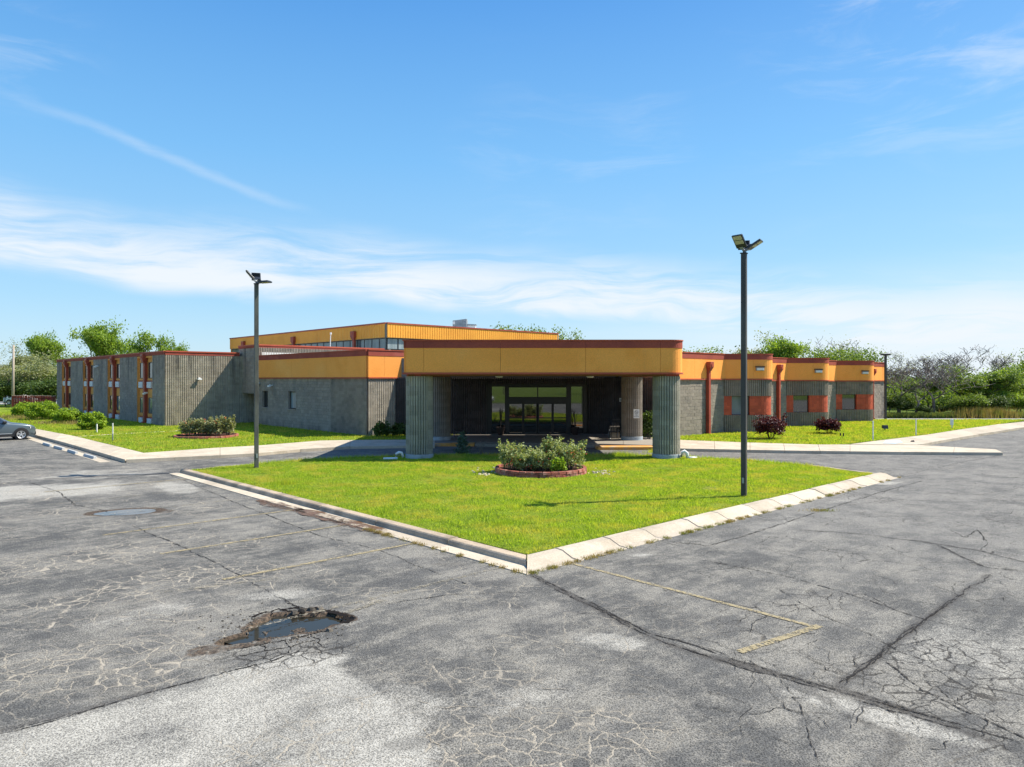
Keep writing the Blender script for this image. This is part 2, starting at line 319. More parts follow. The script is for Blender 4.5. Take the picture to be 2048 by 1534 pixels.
def asphalt_mat():
    m = bpy.data.materials.new('old_asphalt'); m.use_nodes = True; t = NT(m.node_tree)
    pos = t.n('ShaderNodeNewGeometry').outputs['Position']
    at = lambda n: t.n('ShaderNodeAttribute', attribute_name=n).outputs['Fac']
    light, wet, allig, far = at('light'), at('wet'), at('allig'), at('smoothgrey')
    w1 = t.noise(pos, .33, 6, .62); w2 = t.noise(t.mapv(pos, loc=(3, 7, 1)), 1.25, 8, .70)
    st = t.noise(t.mapv(t.mapv(pos, (1, 1, 1), (0, 0, R(46))), (2.6, .6, 1)), 1.1, 7, .7)
    vo = t.n('ShaderNodeTexVoronoi', i={'Vector': pos, 'Scale': 50.0}); spk = t.noise(pos, 48, 4, .82)
    grit = t.math('SUBTRACT', t.math('ADD', t.math('MULTIPLY', spk, .62), t.math('MULTIPLY', t.noise(pos, 17, 4, .75), .38)), .5)
    base = t.mix(t.ramp(t.math('ADD', w1, t.math('MULTIPLY', t.math('SUBTRACT', w2, .5), .6)), .36, .62), (.060, .060, .058, 1), (.094, .092, .086, 1))
    wr = t.math('ADD', t.math('ADD', t.math('MULTIPLY', w2, .26), t.math('MULTIPLY', t.noise(t.mapv(pos, loc=(2, 2, 6)), 3.4, 6, .72), .22)), t.math('ADD', t.math('MULTIPLY', st, .34), t.math('MULTIPLY', w1, .18)))
    worn = t.ramp(t.math('ADD', wr, t.math('MULTIPLY', grit, .55)), .455, .585)
    c = t.mix(t.math('MULTIPLY', worn, .66), base, (.205, .193, .165, 1))
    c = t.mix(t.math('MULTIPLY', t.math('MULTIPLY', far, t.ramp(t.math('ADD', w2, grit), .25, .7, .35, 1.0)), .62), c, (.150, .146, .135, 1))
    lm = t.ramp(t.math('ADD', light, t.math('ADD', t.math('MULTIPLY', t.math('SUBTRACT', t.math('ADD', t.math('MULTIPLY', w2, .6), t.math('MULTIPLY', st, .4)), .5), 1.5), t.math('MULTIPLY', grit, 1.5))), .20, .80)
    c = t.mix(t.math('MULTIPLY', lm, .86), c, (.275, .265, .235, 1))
    rut = at('rut')
    c = t.mix(t.math('MULTIPLY', t.ramp(t.math('ADD', rut, t.math('MULTIPLY', t.math('ADD', grit, t.math('SUBTRACT', w2, .5)), .9)), .38, .75), .80), c, (.040, .037, .034, 1))
    f = t.ramp(t.math('ADD', t.math('MULTIPLY', spk, .7), t.math('MULTIPLY', vo.outputs['Distance'], .35)), .34, .64, .45, 1.65)
    c = t.mix(1.0, c, t.n('ShaderNodeCombineColor', i={0: f, 1: f, 2: f}).outputs[0], 'MULTIPLY')
    wp = t.n('ShaderNodeVectorMath', operation='ADD', i={0: pos, 1: t.n('ShaderNodeVectorMath', operation='SCALE', i={0: t.n('ShaderNodeTexNoise', i={'Vector': pos, 'Scale': 3.2, 'Detail': 6.0, 'Roughness': .65}).outputs['Color'], 'Scale': .30}).outputs[0]}).outputs[0]
    cr = t.n('ShaderNodeTexVoronoi', feature='DISTANCE_TO_EDGE', i={'Vector': t.mapv(wp, (1, 1, .001)), 'Scale': 1.0}).outputs['Distance']
    cr2 = t.n('ShaderNodeTexVoronoi', feature='DISTANCE_TO_EDGE', i={'Vector': t.mapv(wp, (1, 1, .001), loc=(5, 2, 0)), 'Scale': 3.1}).outputs['Distance']
    cn = t.noise(t.mapv(pos, loc=(1, 8, 0)), .45, 4, .6)
    m1 = t.ramp(t.math('ADD', cn, t.math('MULTIPLY', allig, .20)), .40, .58); m2 = t.ramp(t.math('ADD', cn, t.math('MULTIPLY', allig, .36)), .48, .74)
    brk = t.ramp(t.noise(pos, 2.6, 5, .7), .40, .56)
    k1 = t.math('MULTIPLY', t.math('MULTIPLY', t.ramp(cr, .013, .004), m1), brk)
    k2 = t.math('MULTIPLY', t.math('MULTIPLY', t.ramp(cr2, .040, .010), m2), t.ramp(t.noise(pos, 2.0, 5, .7), .34, .50))
    k = t.math('MAXIMUM', k1, k2)
    # pale dust spreads a little beyond the cracks
    halo = t.math('MULTIPLY', t.math('MULTIPLY', t.ramp(t.math('ADD', cr2, t.math('MULTIPLY', grit, -.16)), .10, .0), m2), .5)
    dk = at('darkcrack'); pale = t.math('SUBTRACT', 1.0, dk)
    c = t.mix(t.math('MULTIPLY', halo, pale), c, (.20, .185, .155, 1))
    c = t.mix(t.math('MULTIPLY', t.math('MULTIPLY', k, pale), .84), c, (.37, .33, .265, 1))
    c = t.mix(t.math('MULTIPLY', t.math('MULTIPLY', k, dk), .85), c, (.030, .027, .024, 1))
    # damp brown earth round the hole and puddles
    wn = t.ramp(t.math('ADD', wet, t.math('MULTIPLY', t.math('SUBTRACT', t.noise(pos, 5, 6, .75), .5), .9)), .34, .62)
    c = t.mix(t.math('MULTIPLY', wn, .93), c, t.mix(t.ramp(t.noise(pos, 18, 5, .8), .4, .62), (.022, .017, .013, 1), (.13, .09, .06, 1)))
    hgt = t.math('SUBTRACT', t.math('ADD', t.math('MULTIPLY', spk, .5), t.math('MULTIPLY', vo.outputs['Distance'], .5)), t.math('MULTIPLY', k, .9))
    b = t.n('ShaderNodeBsdfPrincipled', i={'Base Color': c, 'Roughness': .9, 'Specular IOR Level': .22})
    bm = t.n('ShaderNodeBump', i={'Height': hgt, 'Strength': .75, 'Distance': .018}); t.set(b, 'Normal', bm.outputs[0])
    t.nt.links.new(b.outputs[0], t.n('ShaderNodeOutputMaterial').inputs[0]); return m
M['asphalt'] = asphalt_mat()

def worn_sheet(name, col, thr, scale=3.0, rough=.85):
    m = bpy.data.materials.new(name); m.use_nodes = True; t = NT(m.node_tree)
    pos = t.n('ShaderNodeNewGeometry').outputs['Position']
    a = t.n('ShaderNodeAttribute', attribute_name='tone').outputs['Fac']
    n = t.math('ADD', t.noise(pos, scale, 6, .75), t.math('MULTIPLY', t.math('SUBTRACT', t.noise(pos, 24, 3, .8), .5), .7))
    al = t.ramp(n, thr, thr+.22)
    d = t.n('ShaderNodeBsdfPrincipled', i={'Base Color': (*col, 1), 'Roughness': rough, 'Specular IOR Level': .2})
    tr = t.n('ShaderNodeBsdfTransparent'); mx = t.n('ShaderNodeMixShader', i={0: al})
    t.nt.links.new(tr.outputs[0], mx.inputs[1]); t.nt.links.new(d.outputs[0], mx.inputs[2])
    t.nt.links.new(mx.outputs[0], t.n('ShaderNodeOutputMaterial').inputs[0]); return m
M['paint_line'] = worn_sheet('worn_yellow_paint', (.31, .26, .155), .35, 6.0)
M['paint_faint'] = worn_sheet('faint_yellow_paint', (.26, .235, .18), .46, 6.0)
M['mud_water'] = worn_sheet('gutter_mud', (.15, .075, .03), .40, 1.3, .3)
M['crack'] = worn_sheet('crack_dark', (.020, .018, .017), .36, 2.6)
M['crack_pale'] = worn_sheet('crack_pale', (.30, .265, .21), .46, 1.6)

# ------------------------------------------------------------------ ground: asphalt grid with real hollows
def smooth_noise(X, Y, sc, seed):
    r = np.random.default_rng(seed); out = np.zeros_like(X)
    for o in range(4):
        for _ in range(5):
            a = r.uniform(0, 2*np.pi); k = sc*2**o*r.uniform(.7, 1.3); out += np.sin((X*np.cos(a)+Y*np.sin(a))*k+r.uniform(0, 6.28))/(2**o)
    return out/5
def blob(X, Y, cx, cy, a, b, ang, rough=.25, seed=1, sc=3.0):
    """signed field: >0 inside, 1 at centre"""
    dx, dy = X-cx, Y-cy; c, s = math.cos(ang), math.sin(ang)
    e = np.sqrt(((dx*c+dy*s)/a)**2+((-dx*s+dy*c)/b)**2)
    return 1-e+rough*smooth_noise(X, Y, sc, seed)
def sstep(x, a, b): q = np.clip((x-a)/(b-a), 0, 1); return q*q*(3-2*q)
def axis(parts):
    out = []
    for a, b, st in parts: out.append(np.arange(a, b-1e-6, st))
    out.append([parts[-1][1]]); return np.unique(np.round(np.concatenate(out), 4))
AX = axis([(-90, -24, 2), (-24, -14, .25), (-14, -5.4, .09), (-5.4, -1.4, .03), (-1.4, 12, .11), (12, 30, .3), (30, 92, 2)])
AY = axis([(-16, 5, 1.0), (5, 9.6, .09), (9.6, 13.0, .03), (13.0, 24, .09), (24, 40, .3), (40, 70, 1)])
X, Y = np.meshgrid(AX, AY); 
zz = .0015*smooth_noise(X, Y, .5, 3)
zz *= (Y < 40)
hc = G(575, 1252)
hole = np.maximum.reduce([blob(X, Y, *G(580, 1246), .66, .56, .1, .22, 5, 6.0), blob(X, Y, *G(655, 1236), .46, .26, -.2, .26, 6, 8.0), blob(X, Y, *G(490, 1276), .42, .20, .5, .24, 7, 8.0)])
zz -= .080*sstep(hole, .0, .12)*(1+.45*smooth_noise(X, Y, 7, 8))
def bowl(px, py, a, b, ang, dep, seed):
    global zz
    f = blob(X, Y, *G(px, py), a, b, ang, .22, seed, 2.0); zz -= dep*sstep(f, 0, .5); return f
ka = math.atan2(U[1], U[0])
pl = bowl(262, 1023, 1.1, .62, .25, .03, 12)
gx = [bowl(px, py, 1.35, .17, ka, .0, 13+i) for i, (px, py) in enumerate(((560, 1013), (640, 1032), (715, 1052)))]
nx_, ny_ = len(AX), len(AY)
verts = np.stack([X.ravel(), Y.ravel(), zz.ravel()], 1)
ii = (np.arange(ny_-1)[:, None]*nx_+np.arange(nx_-1)[None, :]).ravel()
faces = np.stack([ii, ii+1, ii+1+nx_, ii+nx_], 1)
me = npmesh('parking_lot', verts, faces, 4)
def poly_mask(pts):
    inside = np.zeros(X.shape, bool); n = len(pts)
    for k in range(n):
        x1, y1 = pts[k]; x2, y2 = pts[(k+1) % n]
        c = ((y1 > Y) != (y2 > Y)) & (X < (x2-x1)*(Y-y1)/((y2-y1) if y2 != y1 else 1e-9)+x1); inside ^= c
    return inside.astype(float)
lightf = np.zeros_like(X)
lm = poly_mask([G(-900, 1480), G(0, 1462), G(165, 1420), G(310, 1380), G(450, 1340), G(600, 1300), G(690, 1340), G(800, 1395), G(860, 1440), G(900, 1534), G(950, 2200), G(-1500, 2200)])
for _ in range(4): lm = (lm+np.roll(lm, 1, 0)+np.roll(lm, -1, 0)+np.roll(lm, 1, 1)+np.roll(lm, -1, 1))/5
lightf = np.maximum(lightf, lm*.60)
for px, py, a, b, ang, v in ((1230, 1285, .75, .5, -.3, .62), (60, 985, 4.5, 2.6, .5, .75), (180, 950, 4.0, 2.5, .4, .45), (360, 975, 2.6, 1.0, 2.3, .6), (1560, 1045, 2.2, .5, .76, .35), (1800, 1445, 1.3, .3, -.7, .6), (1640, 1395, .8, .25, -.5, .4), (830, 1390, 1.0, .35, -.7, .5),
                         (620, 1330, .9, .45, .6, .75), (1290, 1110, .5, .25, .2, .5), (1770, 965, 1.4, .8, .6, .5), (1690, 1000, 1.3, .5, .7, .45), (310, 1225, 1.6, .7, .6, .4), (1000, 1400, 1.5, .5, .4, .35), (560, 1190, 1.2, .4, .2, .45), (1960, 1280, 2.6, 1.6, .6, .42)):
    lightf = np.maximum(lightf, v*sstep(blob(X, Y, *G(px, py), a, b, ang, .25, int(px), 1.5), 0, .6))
wet = np.maximum.reduce([.95*sstep(hole, -.34, .10), .55*sstep(blob(X, Y, *G(480, 1288), .8, .30, .55, .35, 31, 4), 0, .4), .8*sstep(pl, -.15, .1), .5*sstep(blob(X, Y, *G(322, 1022), .5, .4, 0, .3, 33, 4), 0, .3)]+[.55*sstep(g, -.3, .2) for g in gx])
allig = np.maximum.reduce([sstep(blob(X, Y, *G(px, py), a, b, ang, .2, 40+i, 1), 0, .7) for i, (px, py, a, b, ang) in enumerate(((130, 1330, 2.6, 1.6, .3), (600, 1315, 1.4, .6, .5), (1110, 1480, 1.9, .9, .2), (1850, 1330, 1.9, 1.2, .7), (300, 1170, 3.0, 1.4, .8), (950, 1480, .9, .8, .4), (60, 1130, 3.5, 1.6, .6)))])
def polydist(pts):
    P_ = [G(*q) for q in pts]; dmin = np.full(X.shape, 1e9)
    for a_, b_ in zip(P_[:-1], P_[1:]):
        d_ = b_-a_; tq = np.clip(((X-a_[0])*d_[0]+(Y-a_[1])*d_[1])/(d_@d_), 0, 1); dmin = np.minimum(dmin, np.hypot(X-a_[0]-tq*d_[0], Y-a_[1]-tq*d_[1]))
    return dmin
rut = np.zeros_like(X)
for pts_, w_, v_ in (([(1062, 1150), (1180, 1210), (1300, 1275), (1400, 1310), (1480, 1328), (1640, 1370), (1720, 1392), (1900, 1450), (2080, 1520)], .15, .62), ([(1979, 1150), (1920, 1190), (1819, 1262), (1724, 1340), (1670, 1375)], .13, .6), ([(1600, 1060), (1720, 1068), (1850, 1085), (1960, 1102), (2070, 1130)], .15, .5), ([(1874, 1090), (1974, 1138), (2060, 1145)], .14, .55), ([(1600, 1370), (1700, 1430), (1800, 1480), (1760, 1534)], .14, .55), ([(0, 1462), (165, 1420), (310, 1378)], .10, .6), ([(390, 1107), (485, 1157), (525, 1175)], .05, .5), ([(90, 958), (360, 947)], .25, .7), ([(0, 1030), (200, 1040)], .8, .4)):
    rut = np.maximum(rut, v_*(1-sstep(polydist(pts_), w_*.35, w_*1.6)))
for px, py, a, b, ang, v in ((250, 1370, 1.1, .5, .6, .45), (1000, 1165, .8, .3, 0, .45), (1480, 1090, 1.2, .35, .75, .4), (900, 1130, 1.2, .5, .1, .5), (840, 1480, .7, .35, .4, .45)):
    rut = np.maximum(rut, v*sstep(blob(X, Y, *G(px, py), a, b, ang, .3, int(px)+3, 1.8), 0, .6))
dark = np.maximum(sstep(X*.8+(Y-12)*.25, 1.2, 3.2), sstep(blob(X, Y, *G(590, 1300), 1.5, .75, .4, .2, 77, 2), 0, .4))
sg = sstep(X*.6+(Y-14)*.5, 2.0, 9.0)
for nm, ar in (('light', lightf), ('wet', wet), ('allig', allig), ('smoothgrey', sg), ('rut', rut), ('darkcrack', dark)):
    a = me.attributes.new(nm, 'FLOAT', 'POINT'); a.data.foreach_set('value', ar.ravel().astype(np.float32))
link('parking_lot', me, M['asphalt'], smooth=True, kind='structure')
def flat(name, poly, z, m, **k):
    mb = MB(); mb.face([(p[0], p[1], z) for p in poly]); return mb.build(name, m, **k)
gm = MB(); gm.face([(-900, -500, -.12), (900, -500, -.12), (900, 1200, -.12), (-900, 1200, -.12)]); gm.build('ground', M['field'], kind='structure')
# water in the hollows
def water(name, c, w, h, z, m, label):
    mb = MB(); n = 28
    mb.face([(c[0]+w*math.cos(2*math.pi*k/n), c[1]+h*math.sin(2*math.pi*k/n), z) for k in range(n)])
    return mb.build(name, m, label=label, category='puddle')
water('puddle', G(572, 1254), 1.05, .72, -.050, M['water'], 'dark water lying in the pothole in the foreground asphalt')
water('puddle', G(262, 1023), 1.25, .75, -.012, pbr('clear_puddle_water', (.03, .028, .024), .03, .5, ior=1.5), 'shallow sky-reflecting puddle on the far left of the parking lot')
for px, py, q in ((560, 1013, 'farthest and thinnest of the brown gutter puddles by the left kerb'), (640, 1032, 'middle brown gutter puddle along the left island kerb'), (715, 1052, 'nearest brown gutter puddle along the left island kerb')):
    c = G(px, py); mb = MB(); L, w_ = 1.45, .30
    mb.face([(c[0]+a*L*U[0]+b*w_*V[0], c[1]+a*L*U[1]+b*w_*V[1], +.0235) for a, b in [(math.cos(2*math.pi*q_/24)*(1+.1*math.sin(q_*2.3)), math.sin(2*math.pi*q_/24)*(1+.22*math.sin(q_*1.7))) for q_ in range(24)]])
    mb.build('puddle', M['mud_water'], label=q, category='puddle')
# loose asphalt rubble round the hole
def lump(mb, c, r, n=7):
    i = len(mb.v); rr = [r*random.uniform(.6, 1.1) for _ in range(n)]
    for k in range(n): th = 2*math.pi*k/n; mb.v.append((c[0]+rr[k]*math.cos(th), c[1]+rr[k]*math.sin(th), c[2]))
    for k in range(n): th = 2*math.pi*k/n; mb.v.append((c[0]+.65*rr[k]*math.cos(th), c[1]+.65*rr[k]*math.sin(th), c[2]+r*random.uniform(.35, .75)))
    tn = random.random()
    for k in range(n): mb.f.append((i+k, i+(k+1) % n, i+n+(k+1) % n, i+n+k)); mb.t.append(tn)
    mb.f.append(tuple(i+n+k for k in range(n))); mb.t.append(tn)
rb = MB()
for k in range(700):
    px, py = random.gauss(560, 62), random.gauss(1258, 17)
    g = G(px, py); j = np.argmin(abs(AX-g[0])); i_ = np.argmin(abs(AY-g[1])); lump(rb, (g[0], g[1], zz[i_, j]-.004), random.uniform(.006, .028), 6)
for px, py, r in ((522, 1252, .06), (532, 1247, .045), (528, 1258, .05), (520, 1280, .05), (660, 1290-28, .07), (590, 1276, .06), (515, 1290, .05), (605, 1222, .09), (588, 1226, .08), (622, 1221, .09), (640, 1219, .07), (690, 1241, .07)):
    g = G(px, py); j = np.argmin(abs(AX-g[0])); i_ = np.argmin(abs(AY-g[1])); lump(rb, (g[0], g[1], zz[i_, j]-.005), r, 8)
rb.build('asphalt_rubble', pbr('broken_asphalt', (.09, .08, .07), .95, .1, tone=.5, fine=(60, .4)), kind='stuff', label='loose chips of broken asphalt around the pothole', category='rubble')

# seams, cracks and painted lines (sheets 4 mm above the asphalt)
def ribbon(name, pts, w, m, z=.012, wob=.05, step=.12, wvar=.5, par=None, **k):
    P = [np.array(G(*p)) for p in pts]; out = []
    for a, b in zip(P[:-1], P[1:]):
        n = max(1, int(np.linalg.norm(b-a)/step))
        for q in range(n): out.append(a+(b-a)*q/n)
    out.append(P[-1]); mb = MB(); L = []; Rr = []; off = 0
    for i, p in enumerate(out):
        d = out[min(i+1, len(out)-1)]-out[max(i-1, 0)]; d = d/(np.linalg.norm(d)+1e-9); n = np.array([-d[1], d[0]])
        off = off*.8+random.gauss(0, wob*.4); ww = w*(1+random.uniform(-wvar, wvar))*.5
        L.append(p+n*(off+ww)); Rr.append(p+n*(off-ww))
    for i in range(len(out)-1):
        mb.tone = random.random(); mb.face([(*Rr[i], z), (*Rr[i+1], z), (*L[i+1], z), (*L[i], z)])
    return mb.build(name, m, parent=par, **k)
CR = [([(1062, 1150), (1180, 1205), (1300, 1268), (1400, 1295), (1480, 1322), (1640, 1370), (1720, 1392), (1900, 1445), (2060, 1492)], .07),
      ([(1075, 1160), (1200, 1222), (1330, 1288), (1470, 1330), (1600, 1366), (1760, 1412), (1920, 1460)], .03),
      ([(1324, 1081), (1370, 1086), (1414, 1092), (1480, 1075), (1574, 1045), (1674, 1012), (1760, 985), (1844, 962)], .06),
      ([(1799, 952), (1900, 930), (2004, 910)], .08), ([(1770, 945), (1700, 938), (1600, 925), (1500, 915)], .03),
      ([(1600, 1060), (1720, 1068), (1850, 1085), (1960, 1102), (2070, 1130)], .05), ([(1874, 1090), (1920, 1112), (1974, 1136), (2060, 1143)], .05),
      ([(1979, 1150), (1920, 1190), (1874, 1225), (1819, 1262), (1770, 1300), (1724, 1340), (1684, 1368)], .05),
      ([(1774, 1325), (1844, 1380), (1924, 1420), (2060, 1480)], .03), ([(1700, 1010), (1800, 1000), (1920, 1005), (2060, 1000)], .03),
      ([(1860, 985), (1960, 990), (2048, 975)], .03), ([(525, 1175), (560, 1195), (600, 1220)], .03), ([(390, 1107), (440, 1130), (485, 1157), (525, 1175)], .04),
      ([(265, 1050), (320, 1075), (390, 1106)], .03), ([(0, 1468), (165, 1424), (310, 1382), (450, 1346), (540, 1322), (600, 1303)], .035),
      ([(90, 958), (200, 952), (360, 947)], .08), ([(60, 965), (120, 985), (150, 1010), (215, 1022)], .04), ([(340, 950), (400, 975), (470, 1005), (560, 1040), (640, 1072)], .03),
      ([(640, 1072), (760, 1100), (830, 1130), (930, 1168)], .025), ([(1324, 1180), (1400, 1195), (1500, 1215), (1600, 1210)], .012), ([(1500, 1320), (1560, 1360), (1600, 1420), (1640, 1534)], .02),
      ([(1560, 1180), (1640, 1230), (1720, 1262), (1800, 1300)], .012), ([(1400, 1120), (1560, 1150), (1700, 1190), (1830, 1232), (1980, 1270)], .012), ([(700, 1222), (760, 1210), (900, 1190), (1050, 1185)], .012),
      ([(1900, 1060), (1930, 1075), (1955, 1060), (1975, 1085), (1960, 1100)], .03), ([(560, 880+40), (620, 897)], .05), ([(1380, 905), (1460, 915)], .03)]
for i, (p, w) in enumerate(CR):
    nl_ = 4 if w >= .07 else 3 if w >= .05 else 2 if w >= .03 else 1
    for j in range(nl_):
        q = [(a_, b_+random.gauss(0, 1.0)*w*26*(0 if j == 0 else 1)*(b_-758)/500) for a_, b_ in p]
        if j: q = q[random.randint(0, 1):len(q)-random.randint(0, 1)]
        if len(q) < 2: continue
        ribbon('asphalt_crack', q, random.uniform(.014, .026) if j == 0 else random.uniform(.008, .015), M['crack'], z=.006+.0003*((i+j*3) % 12), wob=.030, step=.07, wvar=.7, kind='structure')
random.seed(77)
hole_edge = pbr('pothole_undercut', (.012, .010, .009), .95, .1)
for pts_, w_ in (([(503, 1235), (520, 1229), (545, 1224), (558, 1219), (574, 1224), (598, 1222), (612, 1226)], .05), ([(560, 1219), (590, 1216), (606, 1219), (632, 1217), (650, 1222), (668, 1226), (684, 1229), (692, 1236), (700, 1239), (696, 1244), (684, 1243)], .085), ([(606, 1218), (596, 1212), (575, 1205)], .02), ([(600, 1222), (612, 1229), (640, 1228), (656, 1222)], .03), ([(545, 1224), (548, 1231), (572, 1234), (600, 1230)], .02), ([(455, 1300), (500, 1296), (560, 1284), (610, 1272), (650, 1262)], .018), ([(480, 1312), (530, 1303), (590, 1290), (640, 1276)], .014), ([(520, 1290), (535, 1304), (528, 1318)], .012), ([(570, 1282), (584, 1296), (580, 1310)], .012), ([(620, 1268), (636, 1280), (640, 1292)], .012)):
    ribbon('asphalt_crack', pts_, w_, hole_edge, z=.0055, wob=.035, step=.035, wvar=.85, kind='structure')
random.seed(21)
def cracktree(px, py, ang, n, w, depth=0):
    p = G(px, py); pts = [p]; a = ang
    for _ in range(int(n*2)): a += random.gauss(0, .55); a += (ang-a)*.25; p = p+np.array([math.cos(a), math.sin(a)])*random.uniform(.05, .11); pts.append(p)
    res = [pts]
    return res
def ribbon_w(pts, w, m, z):
    mb = MB(); 
    for a, b in zip(pts[:-1], pts[1:]):
        d = b-a; d = d/np.linalg.norm(d); n = np.array([-d[1], d[0]])*w*.5*random.uniform(.5, 1.3); e = d*w*.3; mb.tone = random.random()
        mb.face([(*(a-n-e), z), (*(b-n+e), z), (*(b+n+e), z), (*(a+n-e), z)])
    return mb
pc = MB(); dc = MB()
for px, py, ang, n, k in ((100, 1330, 1.2, 16, 5), (60, 1250, .9, 16, 4), (140, 1400, .2, 12, 4), (1030, 1440, 1.4, 12, 4), (1150, 1500, .3, 14, 4), (1230, 1430, 1.9, 12, 3), (960, 1470, .8, 12, 3), (1000, 1360, .15, 14, 2), (300, 1200, .6, 14, 3), (820, 1330, -.4, 10, 2), (1330, 1350, 1.2, 8, 2), (700, 1120, .1, 10, 2), (60, 1480, .9, 8, 3), (930, 1250, .5, 10, 2)):
    for q in range(max(1, k//2)):
        for pts in cracktree(px+random.gauss(0, 45), py+random.gauss(0, 18), ang+random.choice((0, 0, 1.4, -1.2))+random.gauss(0, .25), n, .02):
            w = random.uniform(.006, .014); z = .0062+random.random()*.002
            r = ribbon_w(pts, w, None, z); o = len(pc.v); pc.v += r.v; pc.f += [tuple(i+o for i in f) for f in r.f]; pc.t += r.t
for q in range(40):
    px, py = random.uniform(1350, 2040), random.uniform(1150, 1520); pts = cracktree(px, py, random.choice((-.75, .8, 2.3))+random.gauss(0, .3), random.randint(5, 14), .02)[0]
    r = ribbon_w(pts, random.uniform(.006, .013), None, .0085+random.random()*.002); o = len(dc.v); dc.v += r.v; dc.f += [tuple(i+o for i in f) for f in r.f]; dc.t += r.t
pc.build('fine_cracks', M['crack_pale'], kind='stuff', label='pale dusty hairline cracks in the near asphalt', category='cracks')
dc.build('fine_cracks', M['crack'], kind='stuff', label='dark hairline cracks in the right-hand asphalt', category='cracks')
KA = G(1053, 1150); KL = G(338, 948); KR = G(1799, 955.5)
def world_line(a, b, w, m, z, name='parking_line'):
    d = (b-a)/np.linalg.norm(b-a); n = np.array([-d[1], d[0]])*w/2; mb = MB(); L = np.linalg.norm(b-a); k = max(2, int(L/.25))
    for i in range(k):
        p, q = a+d*L*i/k, a+d*L*(i+1)/k; mb.tone = random.random()
        mb.face([(*(p-n), z), (*(q-n), z), (*(q+n), z), (*(p+n), z)])
    return mb.build(name, m, kind='structure')
world_line(G(1146, 1128), G(1636, 1256), .10, M['paint_line'], .0105); world_line(G(1640, 1252), G(1478, 1305), .13, M['paint_line'], .0108)
ud = (KL-KA)/np.linalg.norm(KL-KA)
for i in range(7):
    a = KA+ud*(.75+2.95*i)-V*.03; ln = (5.2, 4.4, 4.6, 5.0, 5.2, 5.0, 4.6)[i]
    world_line(a, a-V*ln, .11, M['paint_faint'] if i in (0, 4, 5) else M['paint_line'], .0100+.0003*i)
for i in range(3): a = G(640+0*i, 1170)-ud*0; 
world_line(G(318, 1186), G(560, 1156), .12, M['paint_faint'], .0125); world_line(G(690, 1226), G(770, 1200), .14, M['paint_faint'], .0128)

# ------------------------------------------------------------------ kerbs
def kerb(name, a, b, n_out, prof, nseg, m, label, mitre=1):
    """prof: (offset from the outer edge towards the grass, z) ; built as separate cast segments"""
    root = thing(name, None, None, (*a, 0)); root['kind'] = 'structure'
    d = (b-a); L = np.linalg.norm(d); d = d/L; e = 0
    cuts = [0]+sorted((i+random.uniform(-.12, .12))/nseg for i in range(1, nseg))+[1]
    for i in range(nseg):
        s0, s1 = cuts[i]*L+.007, cuts[i+1]*L-.007; dz = random.uniform(-.008, .008); dn = random.uniform(-.005, .005)
        mb = MB(); mb.tone = random.random(); mt = m
        pr = [(0, -.2)]+list(prof)+[(prof[-1][0], -.2)]
        R0 = [(*(a+d*(s0+(max(0, o) if i == 0 else 0))-n_out*(o+dn)), z+dz) for o, z in pr]; R1 = [(*(a+d*s1-n_out*(o+dn)), z+dz) for o, z in pr]
        k = len(pr); mb.v += [tuple(map(float, q)) for q in R0+R1]
        for j in range(k-1): mb.f.append((j, j+1, k+j+1, k+j)); mb.t.append(mb.tone)
        mb.f.append(tuple(range(k))); mb.f.append(tuple(range(2*k-1, k-1, -1))); mb.t += [mb.tone]*2
        mb.build('kerb_segment', mt, root, bevel=.01)
    return root
random.seed(5)
ofs_out = -V
vo = (KR-KA)/np.linalg.norm(KR-KA)
nl = np.array([-ud[1], ud[0]]); nl = nl if nl@(-V) > 0 else -nl
nr = np.array([-vo[1], vo[0]]); nr = nr if nr@(-U) > 0 else -nr
kerb('kerb', KA-ud*(-.01), KL, nl, [(0, .006), (.40, .015), (.42, .03), (.445, .11), (.485, .145), (.71, .152)], 7, M['kerb_old'], '')
# pale gutter pan of the left kerb (its own pour in front of the upright)
root = thing('gutter', None, None, (*KA, 0)); root['kind'] = 'structure'
for i in range(7):
    L = np.linalg.norm(KL-KA); s0, s1 = L*i/7+.008, L*(i+1)/7-.008; mb = MB(); mb.tone = random.random()
    q = [KA+ud*s0-nl*.0, KA+ud*s1-nl*.0, KA+ud*s1-nl*.41, KA+ud*(s0+(.41 if i == 0 else 0))-nl*.41]; mb.prism(q, -.1, .019+.001*(i % 2)); mb.build('gutter_slab', M['concrete'], root)
kerb('kerb', KA+vo*.01, KR, nr, [(0, .008), (.22, .02), (.42, .10), (.50, .135), (.72, .15)], 13, M['concrete'], '')

# ------------------------------------------------------------------ lawns and walks
ISL = [KA-nl*.72/1*0+np.array([0, 1.02]), KL+np.array([1.0, .25])*0+KL*0]
back = [(380, 940.5), (440, 934), (512, 928), (620, 919), (730, 914), (850, 911), (1000, 909.5), (1170, 909.5), (1310, 911.5), (1370, 914), (1500, 921), (1620, 931), (1747, 947.6)]
isl_poly = [tuple(G(1054, 1108.6, .13))]+[tuple(G(p[0], p[1], .13)) for p in back]
def lawn(name, poly, z, m=None):
    mb = MB(); mb.prism([tuple(p) for p in poly], -.1, z, False); return mb.build(name, m or M['lawn'], kind='structure')
lawn('lawn', isl_poly, .13)
